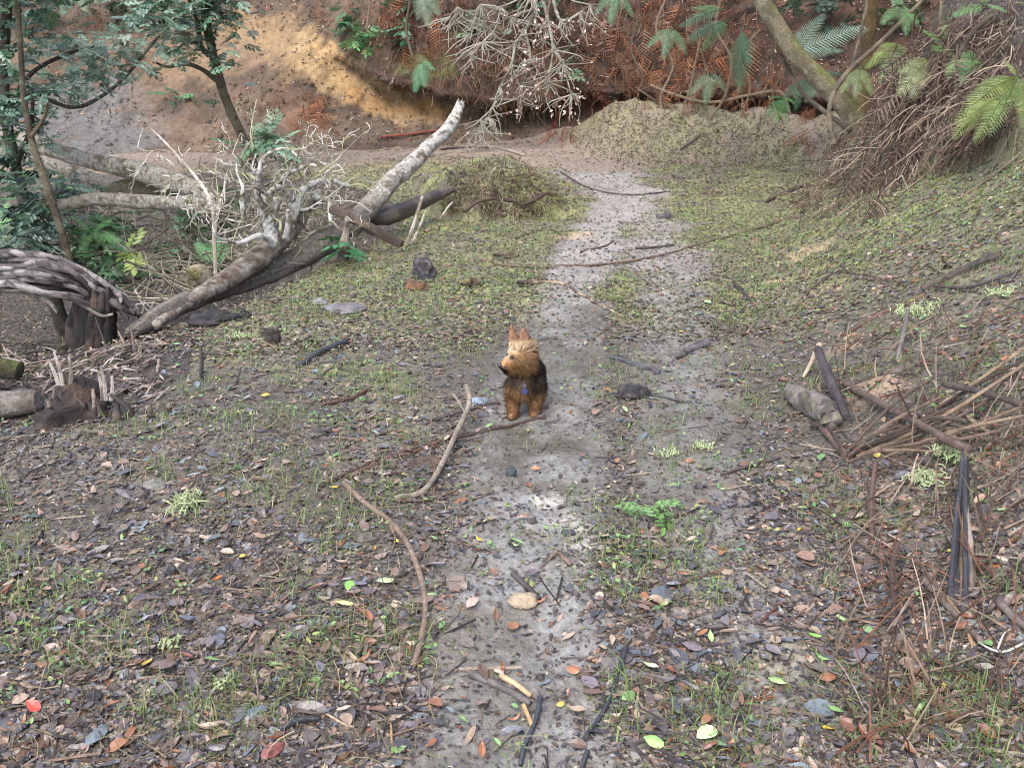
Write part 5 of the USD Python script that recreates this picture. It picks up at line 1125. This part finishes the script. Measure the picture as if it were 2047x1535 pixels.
heap = [((1692, 905), (1780, 828), (1872, 745)), ((1700, 912), (1790, 856), (1880, 800)), ((1712, 905), (1820, 850), (1940, 788)), ((1715, 915), (1860, 842), (2047, 742)), ((1740, 905), (1880, 858), (2047, 770)), ((1760, 900), (1890, 868), (2047, 812)),
        ((1730, 898), (1810, 850), (1890, 822)), ((1770, 915), (1900, 880), (2047, 838)), ((1700, 900), (1745, 868), (1800, 845)), ((1820, 900), (1930, 872), (2047, 856)), ((1850, 830), (1950, 790), (2047, 716)), ((1880, 812), (1960, 770), (2047, 694)), ((1900, 850), (1980, 836), (2047, 796)),
        ((1700, 925), (1790, 905), (1870, 912)), ((1620, 845), (1660, 880), (1690, 905)), ((1930, 828), (1962, 850), (1990, 872)), ((1780, 870), (1850, 848), (1930, 838))]
for k, q in enumerate(heap):
    g2 = np.random.default_rng(900 + k)
    stick('long brown dead fern stalk in the fanned heap on the right bank', [q[0], (q[1][0] + g2.normal(0, 12), q[1][1] + g2.normal(0, 12)), (q[2][0], q[2][1] + g2.normal(0, 10))], g2.uniform(2.2, 4.6), g2.uniform(1.5, 3), [C(98, 82, 70), C(122, 100, 84), C(76, 60, 52), C(148, 124, 102)][k % 4], lifts=[g2.uniform(0, .02), g2.uniform(.02, .07), g2.uniform(.02, .09)], group='dead fern stalks heaped on the right bank', name='fern_stalk', cat='stalk', sides=6, ridges=3, ridge=.3)
stick('reddish brown stick standing on end right of the track', [(1746, 1082), (1742, 1040), (1744, 985), (1752, 925)], 5.5, 4.5, C(92, 68, 58), lifts=[0, .015, .02, .03], ridges=3, ridge=.3, m=M_wet)
stick('dark brown stick pointing up below the reddish one', [(1784, 1268), (1788, 1210), (1784, 1140), (1794, 1088)], 6.5, 5, C(82, 64, 56), lifts=[0, .01, .02, .03], ridges=4, ridge=.3)
for k, (lab, q, r, cl) in enumerate([
    ('slanting brown stick crossing below the standing reddish stick', [(1690, 1062), (1740, 1100), (1800, 1142)], 5, BB), ('brown stick slanting down from the dark brown upright one', [(1735, 1152), (1790, 1188), (1835, 1222)], 4.5, C(126, 100, 82)),
    ('thick grey brown stick slanting between the charred stake and the track', [(1846, 1160), (1900, 1220), (1948, 1268), (1968, 1292)], 8, C(122, 104, 94)), ('tan stick beside the thick grey brown one under the charred stake', [(1862, 1166), (1915, 1228), (1945, 1290)], 5, C(168, 134, 104)),
    ('long flat brown stick in the lower right corner of the picture', [(1808, 1288), (1845, 1350), (1880, 1410), (1895, 1438)], 9, C(130, 100, 78)), ('grey stick slanting to the right edge low down', [(2000, 1205), (2030, 1240), (2060, 1262)], 9, C(120, 106, 98)),
    ('short reddish stick in the lower right corner', [(1945, 1405), (1925, 1440), (1900, 1462)], 4, RB), ('thin grey twig crossing the charred stake', [(1850, 1115), (1930, 1108), (2047, 1118)], 3, GB), ('thin bent twig in the mud below the reddish stick', [(1575, 1245), (1610, 1218), (1630, 1200)], 2.5, BB),
    ('red brown stick lying on the mud right of the track', [(1522, 1245), (1545, 1222), (1568, 1205)], 4, RB), ('long dark twig bent over the pale mud patch', [(1580, 1368), (1640, 1388), (1690, 1392), (1720, 1380)], 2.6, DB), ('dark twig lying on the right side track', [(1442, 950), (1500, 932), (1560, 915)], 4, C(72, 56, 54)),
    ('brown twig slanting over the right side track', [(1460, 955), (1500, 970), (1522, 978)], 3, C(134, 116, 102)), ('wide brown bark strip under the stalk heap', [(1640, 850), (1668, 885), (1690, 915)], 9, C(104, 82, 74)),
    ('black stem curving down the middle at the bottom of the track', [(1250, 1298), (1235, 1350), (1218, 1400), (1190, 1450), (1150, 1498)], 6.5, C(56, 56, 62)), ('shorter black stem beside the long one at the bottom of the track', [(1080, 1395), (1072, 1440), (1050, 1490), (1040, 1530)], 6, C(58, 60, 66)),
    ('black stick end at the bottom edge right of the black stems', [(1175, 1500), (1165, 1535), (1160, 1560)], 6, C(54, 54, 60)), ('dark stick lying on the pale track in front of the dog', [(1026, 1148), (1050, 1172), (1078, 1198)], 7, C(84, 74, 72)), ('short brown stick right of the pale mud patch', [(1112, 1104), (1130, 1120), (1142, 1130)], 6, C(128, 104, 92)),
    ('grey split piece of wood low on the track', [(938, 1348), (990, 1370), (1060, 1408)], 9, C(112, 104, 100)), ('pale peeled sliver beside the grey split wood', [(1000, 1352), (1030, 1370), (1062, 1392)], 7, C(212, 180, 140)), ('small tan chip below the grey split wood', [(1046, 1412), (1056, 1432), (1064, 1450)], 6, C(206, 164, 120)),
    ('thin pale curved twig at the lower left of the track', [(616, 1402), (650, 1425), (690, 1448), (708, 1452)], 3, TN), ('thin tan twig pointing up the left side near the bottom', [(784, 1506), (782, 1460), (780, 1408)], 3, C(176, 142, 104)), ('pale grey thin twig left of the leafy weed in front of the dog', [(1380, 1082), (1352, 1062), (1345, 1030), (1336, 1004)], 2.6, C(166, 152, 140)),
    ('grey twig lying behind the leafy weed', [(1300, 1088), (1290, 1045), (1268, 1000)], 3, C(132, 120, 112)), ('thin twig lying on the path far up by the mound', [(1120, 345), (1180, 378), (1260, 390), (1340, 384)], 2, C(72, 62, 58)), ('dark twig across the path before the mound', [(1160, 505), (1210, 492), (1226, 482)], 2, C(92, 74, 66)),
    ('dark curved twig in the grass below the mound', [(1030, 478), (1080, 462), (1110, 462), (1122, 472)], 2, C(84, 72, 62)), ('dark twig lying at the right side of the path', [(1270, 497), (1310, 495), (1350, 490)], 3, C(84, 70, 64)), ('pale twig in the grass on the upper right slope', [(1850, 352), (1790, 395), (1720, 442)], 2, C(150, 132, 112)),
    ('long straight twig down the upper right slope', [(2040, 310), (1960, 370), (1880, 420), (1815, 445)], 2.4, C(122, 104, 88)), ('dark stick at the corner under the thatch', [(1530, 405), (1570, 388), (1610, 372)], 4, C(78, 64, 58)), ('dark twig on the berm face', [(1360, 300), (1388, 280), (1402, 268)], 2, C(74, 62, 56)),
    ('reddish stick on the foot of the clay bank', [(760, 275), (830, 268), (900, 258)], 3, C(140, 74, 54)), ('dark branch lying on the ledge behind the raised trunk tip', [(880, 300), (930, 296), (985, 298)], 3, C(66, 54, 50)), ('pale branch lying on the ledge left of the berm', [(960, 290), (1010, 300), (1050, 312)], 2.5, C(176, 158, 138)),
    ('thin dark twig left of the curved stick', [(520, 1000), (505, 1040), (470, 1065)], 3, C(116, 98, 84)), ('short black stick on the leaves in the lower left', [(560, 1460), (600, 1440), (640, 1438)], 7, C(52, 50, 54)), ('thin brown twig beside the long curved stick', [(905, 985), (860, 1000), (800, 1002)], 3, C(100, 76, 62)),
    ('reddish thin stalk before the forked stick', [(868, 935), (866, 965), (870, 1000)], 2.5, C(134, 92, 70)), ('black twig at the right edge of the stalk heap', [(1300, 790), (1350, 800), (1400, 806)], 3, DB), ('dark bark strip lying right of the dog', [(1300, 815), (1290, 795), (1240, 790)], 4, C(70, 66, 68))]):
    stick(lab, q, r * 0.85, r * 0.7, cl, lift=.003, m=M_wet if cl.mean() < .03 else None)
# the charred split stake
t = thing('charred_stake', 'black charred split stake standing below the lichen tuft on the right', 'stake', loc=hpt(1916, 1196))
for k, (a, bq, c_, r, cl) in enumerate([((1908, 1198), (1916, 1050), (1926, 898), 6, C(46, 43, 45)), ((1922, 1178), (1926, 1050), (1930, 905), 4, C(136, 112, 86)), ((1932, 1196), (1931, 1060), (1932, 915), 6, C(50, 46, 48)), ((1898, 1206), (1906, 1120), (1914, 1000), 5, C(52, 50, 56)), ((1944, 1185), (1942, 1120), (1936, 1030), 5, C(120, 104, 92))]):
    P, N = hit([a, bq, c_])
    for i, l in enumerate((0.0, 0.035, 0.07)): P[i] = EYE + (P[i] - EYE) * (1 - l / (EYE[2] - P[i][2]))
    R = np.array([r, r * .9, r * .6]) * np.linalg.norm(P - EYE, axis=1) / FPX
    put('strip', *limb3(np.column_stack([P, R]), n=34, sides=8, rough=.30, seed=k, ridges=4, ridge=.35, col=cl, col2=cl * 0.6, jag=.03, ), M_wet, t)
# weathered log piece
v, f, c = limb3((lambda P, N: np.column_stack([P + N * 0.035, [.03, .042, .044, .036]]))(*hit([(1585, 792), (1612, 812), (1645, 836), (1672, 858)])), n=26, sides=18, rough=.18, seed=5, scale=18, ridges=7, ridge=.2, col=C(124, 112, 106), col2=C(80, 70, 66), col3=C(104, 104, 74), pscale=26, jag=.03)
thing_mesh('log_piece', 'short weathered grey log piece beside the stalk heap on the right', 'log', v, f, c, M_wood, smooth=True)
# lichen covered twig
stick('white lichen covered crooked twig at the right edge', [(1956, 1284), (1985, 1300), (2012, 1302), (2050, 1284)], 2.2, 2.4, C(190, 190, 174), col2=C(96, 92, 86), lift=.012, rough=.3, forks=[([(1985, 1300), (2006, 1268), (2020, 1256)], .02, 2)])

# ------------------------------------------------------------------ lichen tufts
def lichen(label, uv, ru, rv, seed, n=90, lift=0.02):
    p, nn = hit([uv]); p, nn = p[0], nn[0]; s = np.linalg.norm(p - EYE) / FPX; rg = np.random.default_rng(seed); b = MB()
    for k in range(n):
        o = p + nn * lift * rg.uniform(0, 1) + np.array([rg.normal(0, ru * s * .45), rg.normal(0, rv * s * .6), 0]); o[2] = max(o[2], float(ground(o[0], o[1])[0]) + .003)
        d = norm(rg.normal(0, 1, 3) + nn * 0.8); q = [o, o + d * rv * s * .35, o + norm(d + rg.normal(0, .7, 3)) * rv * s * rg.uniform(.4, .9)]
        v, f = tube(np.array(q), [.0022, .0028, .0010], 4); b.add(v, f, C(196, 206, 156) * rg.uniform(.7, 1.1))
    thing_mesh('lichen_tuft', label, 'lichen', *b.get(), M_lichen)
lichen('pale green lichen tuft lying on the leaves at the left', (370, 1012), 20, 34, 1)
lichen('lichen tuft at the end of the long thick stalk', (1908, 915), 28, 20, 2, 210, .04)
lichen('lichen tuft fallen just below the stalk end', (1850, 962), 30, 24, 3)
lichen('large yellowish lichen tuft clinging to the twig on the right slope', (1838, 632), 42, 18, 4, 130, .04)
lichen('small lichen tuft on the right side track', (1410, 896), 24, 12, 5, 60)
lichen('flat lichen tuft in the grass before the root stub clods', (490, 676), 38, 12, 6, 80)
lichen('round lichen tuft on the leaves at the lower left', (342, 1292), 20, 14, 7, 50)
lichen('faint lichen tuft on the mud left of the right side track', (1338, 908), 24, 14, 8, 40)
lichen('small round lichen tuft near the bottom left', (438, 1372), 18, 12, 9, 40)
lichen('lichen tuft near the right edge under the thin dark twig', (2010, 590), 26, 16, 10, 60)

# ------------------------------------------------------------------ clods and stones
def lump(name, label, cat, uv, ru, rv, col, col2, seed, rough=.5, m=None, sink=.35, up=1.0):
    p, nn = hit([uv]); s = np.linalg.norm(p[0] - EYE) / FPX
    o = trimesh.creation.icosphere(3); v = np.array(o.vertices)
    k = 1 + rough * (nz(v * 1.0 + seed * 7, 1.6, 4, seed) - .5) * 2
    v = v * k[:, None] * np.array([ru, ru * .8, rv * up]) * s
    v = v + p[0] + [0, 0, rv * s * (1 - sink * 2)]
    c = mixc(np.tile(col, (len(v), 1)), col2, sstep(-.05, .08, nz(v, 25, 3, seed) - .5))
    thing_mesh(name, label, cat, v, np.array(o.faces), c, m or M_clod, smooth=True)
K1, K2 = C(72, 60, 54), C(104, 88, 74)
for i, a in enumerate([('tall dark clod of peat standing in the grass left of the path', (848, 552), 20, 26, C(70, 64, 66), C(104, 98, 98)), ('low brown clod beside the tall dark one', (826, 578), 24, 14, K1, C(128, 92, 66)), ('small mossy brown clod in the grass right of the tall clod', (942, 572), 18, 14, C(80, 62, 50), C(116, 112, 70)),
                        ('dark clod at the start of the bent stick behind the dog', (1048, 570), 16, 9, C(58, 50, 50), K2), ('dark mud lump right of the dog', (1262, 790), 30, 16, C(56, 52, 56), C(88, 78, 74)), ('dark rounded clod at the left beside the flat lichen', (542, 682), 18, 20, C(64, 56, 52), C(98, 90, 76)),
                        ('black peat ridge below the end of the fallen trunk', (430, 640), 44, 12, C(40, 38, 38), C(66, 60, 58)), ('small black clod right of the peat ridge', (490, 636), 10, 12, C(42, 40, 40), C(66, 60, 58)), ('dark clod on the path by the mound', (1330, 436), 14, 8, C(92, 86, 88), C(112, 104, 100)), ('dark muddy clod in front of the dog to the left', (855, 930), 34, 12, C(78, 64, 58), K2), ('dark lump of turf on the far path edge', (1012, 514), 24, 10, C(96, 84, 70), C(118, 112, 80))]):
    lump('clod', a[0], 'clod', a[1], a[2], a[3], a[4], a[5], 20 + i, .7)
for i, a in enumerate([('tan rounded stone set in the track', (1046, 1204), 28, 13, C(176, 156, 132)), ('flat blue grey stone left of the forked stick', (958, 804), 20, 7, C(140, 148, 160)), ('flat grey stone among leaves at the left', (312, 972), 24, 7, C(146, 142, 132)), ('grey stone patch in the grass below the trunk end', (690, 618), 40, 7, C(128, 122, 122)), ('pale flat stone before the clods', (640, 606), 16, 8, C(146, 138, 138)), ('small dark stone on the pale mud patch', (1135, 1068), 14, 8, C(82, 80, 88)), ('dark mossy stone in the middle of the track', (1022, 950), 11, 14, C(74, 80, 82))]):
    lump('stone', a[0], 'stone', a[1], a[2], a[3], a[4], a[4] * .8, 40 + i, .35, m=M_cliff)

# roots and turf edge on the mound
rg = np.random.default_rng(71)
put('mound_litter', *strands(inpoly([(870, 395), (920, 335), (985, 318), (1060, 330), (1125, 400), (1060, 432), (900, 428)], 1300, 5), .11, .4, .0035, STALK + [C(126, 128, 80), C(140, 140, 90), C(70, 58, 50)], 304, direction=(0, -.6, -.6), spread=.8, lift=.02), M_wood, label='dead leaves and roots covering the eroded front of the little mound', cat='debris', kind='stuff')
put('berm_turf', *strands(inpoly([(1150, 300), (1185, 240), (1240, 212), (1400, 245), (1560, 250), (1600, 300), (1560, 340), (1250, 335)], 1600, 15), .06, .4, .0035, [C(112, 112, 70), C(132, 134, 84), C(96, 84, 66), C(120, 104, 84), C(150, 144, 104), C(76, 62, 52)], 308, direction=(0, -.5, .1), spread=.8, lift=.015), M_grass, label='short turf and dead grass covering the mossy berm', cat='turf', kind='stuff')
for i, (q, lab) in enumerate([([(1042, 412), (1065, 402), (1092, 388), (1104, 392)], 'dark root sticking out of the right front of the mound'), ([(1010, 400), (1030, 405), (1048, 418)], 'small root end low on the front of the mound'), ([(930, 425), (955, 405), (990, 398)], 'thin root along the front of the mound')]):
    stick(lab, q, 4, 3, C(84, 66, 54), lift=.05, name='root', cat='root')

# ------------------------------------------------------------------ single leaves: the ones that show largest
special = [('large vivid red leaf standing out on the dark leaves', (68, 1420), .045, C(204, 66, 46)), ('pale lime leaf lying flat near the bottom right of the track', (1412, 1476), .052, C(206, 226, 170)), ('yellow green leaf beside the long curved stick', (688, 1212), .055, C(206, 204, 110)), ('pale bitten leaf up from the yellow green one', (770, 1168), .05, C(196, 214, 160)),
           ('bright green leaf left of the pale bitten leaf', (700, 1178), .04, C(142, 190, 90)), ('bright green leaf on the mud above the bare patch', (1628, 1280), .035, C(150, 206, 96)), ('curled brick red leaf on the wet leaves at bottom right', (1735, 1480), .07, C(150, 90, 72)), ('long tan brown leaf at the left edge low down', (92, 1335), .06, C(168, 120, 84)),
           ('big dull red leaf at the bottom left of the track', (548, 1508), .065, C(140, 84, 76)), ('orange leaf on the lower left leaves', (436, 1164), .04, C(206, 118, 52)), ('green leaf hidden by the bare mud patch', (1640, 1318), .045, C(116, 160, 74)), ('pale green curled leaf under the bare mud patch', (1552, 1368), .045, C(188, 220, 140)),
           ('light green leaf above the bare mud patch', (1420, 1282), .045, C(186, 214, 140)), ('pale leaf in the lower right of the track', (1300, 1340), .045, C(206, 216, 176)), ('green leaf at the bottom edge of the track', (1306, 1490), .05, C(170, 206, 120)), ('orange brown leaf on the track before the dog', (1072, 942), .035, C(206, 122, 78)), ('pinkish leaf beside the dog on the stalks', (970, 822), .03, C(214, 160, 138)), ('curled brown leaf with a pale rim on the track', (945, 1212), .045, C(190, 160, 144))]
def one_leaf(label, uv, size, col, seed, group=None, name='fallen_leaf'):
    p, nn = hit([uv]); rg = np.random.default_rng(seed)
    v, f, c = lay_leaves(p[:, 0], p[:, 1], np.array([size]), np.array([col]), seed, tilt=.18, lift=.012)
    thing_mesh(name, label, 'leaf', v, f, c, M_leaf if col[0] > col[1] else M_green, group=group)
for i, (lab, uv, sz, col) in enumerate(special): one_leaf(lab, uv, sz, col, 500 + i)
rg = np.random.default_rng(81)
kinds = [('brown fallen leaf lying on the damp ground', [C(136, 108, 92), C(120, 96, 88), C(150, 116, 96), C(108, 84, 70)], 70, (.035, .06)), ('rust orange fallen leaf lying on the damp ground', [C(152, 98, 70), C(166, 112, 78), C(136, 82, 64)], 40, (.03, .05)), ('pale tan fallen leaf lying on the damp ground', [C(184, 158, 136), C(170, 142, 122), C(194, 172, 150)], 50, (.028, .05)),
         ('fresh light green fallen leaf lying on the damp ground', [C(150, 186, 116), C(136, 172, 106), C(172, 198, 138), C(126, 162, 104)], 50, (.026, .045)), ('yellow fallen leaf lying on the damp ground', [C(214, 190, 92), C(226, 178, 70)], 24, (.02, .04)), ('grey purple fallen leaf lying on the damp ground', [C(122, 108, 112), C(104, 98, 108), C(132, 120, 120)], 46, (.035, .06))]
for lab, cs, n, (a, bb) in kinds:
    for k in range(n):
        near = rg.random() < .7
        uv = (rg.uniform(10, 2037), rg.uniform(1050, 1525) if near else rg.uniform(640, 1050))
        if lab.startswith('fresh') or lab.startswith('yellow'): uv = (rg.uniform(250, 2037), rg.uniform(560, 1525))
        one_leaf(lab, uv, rg.uniform(a, bb), cs[rg.integers(0, len(cs))] * rg.uniform(.85, 1.1), int(rg.integers(1e6)), group=' '.join(lab.split()[:-6]) + ' leaves on the ground')
# a dead brown frond lying low on the right of the track
p, nn = hit([(1480, 1410)]); v, f, s = frond(.24, 16, .045, .05, 77, limp=.1)
thing_mesh('dead_fern_frond', 'small orange brown fern frond lying flat on the mud at the bottom right', 'dead fern', place(v, p[0] + nn[0] * .012, (1, .25, 0), nn[0]), f, s * C(168, 104, 68), M_frond)
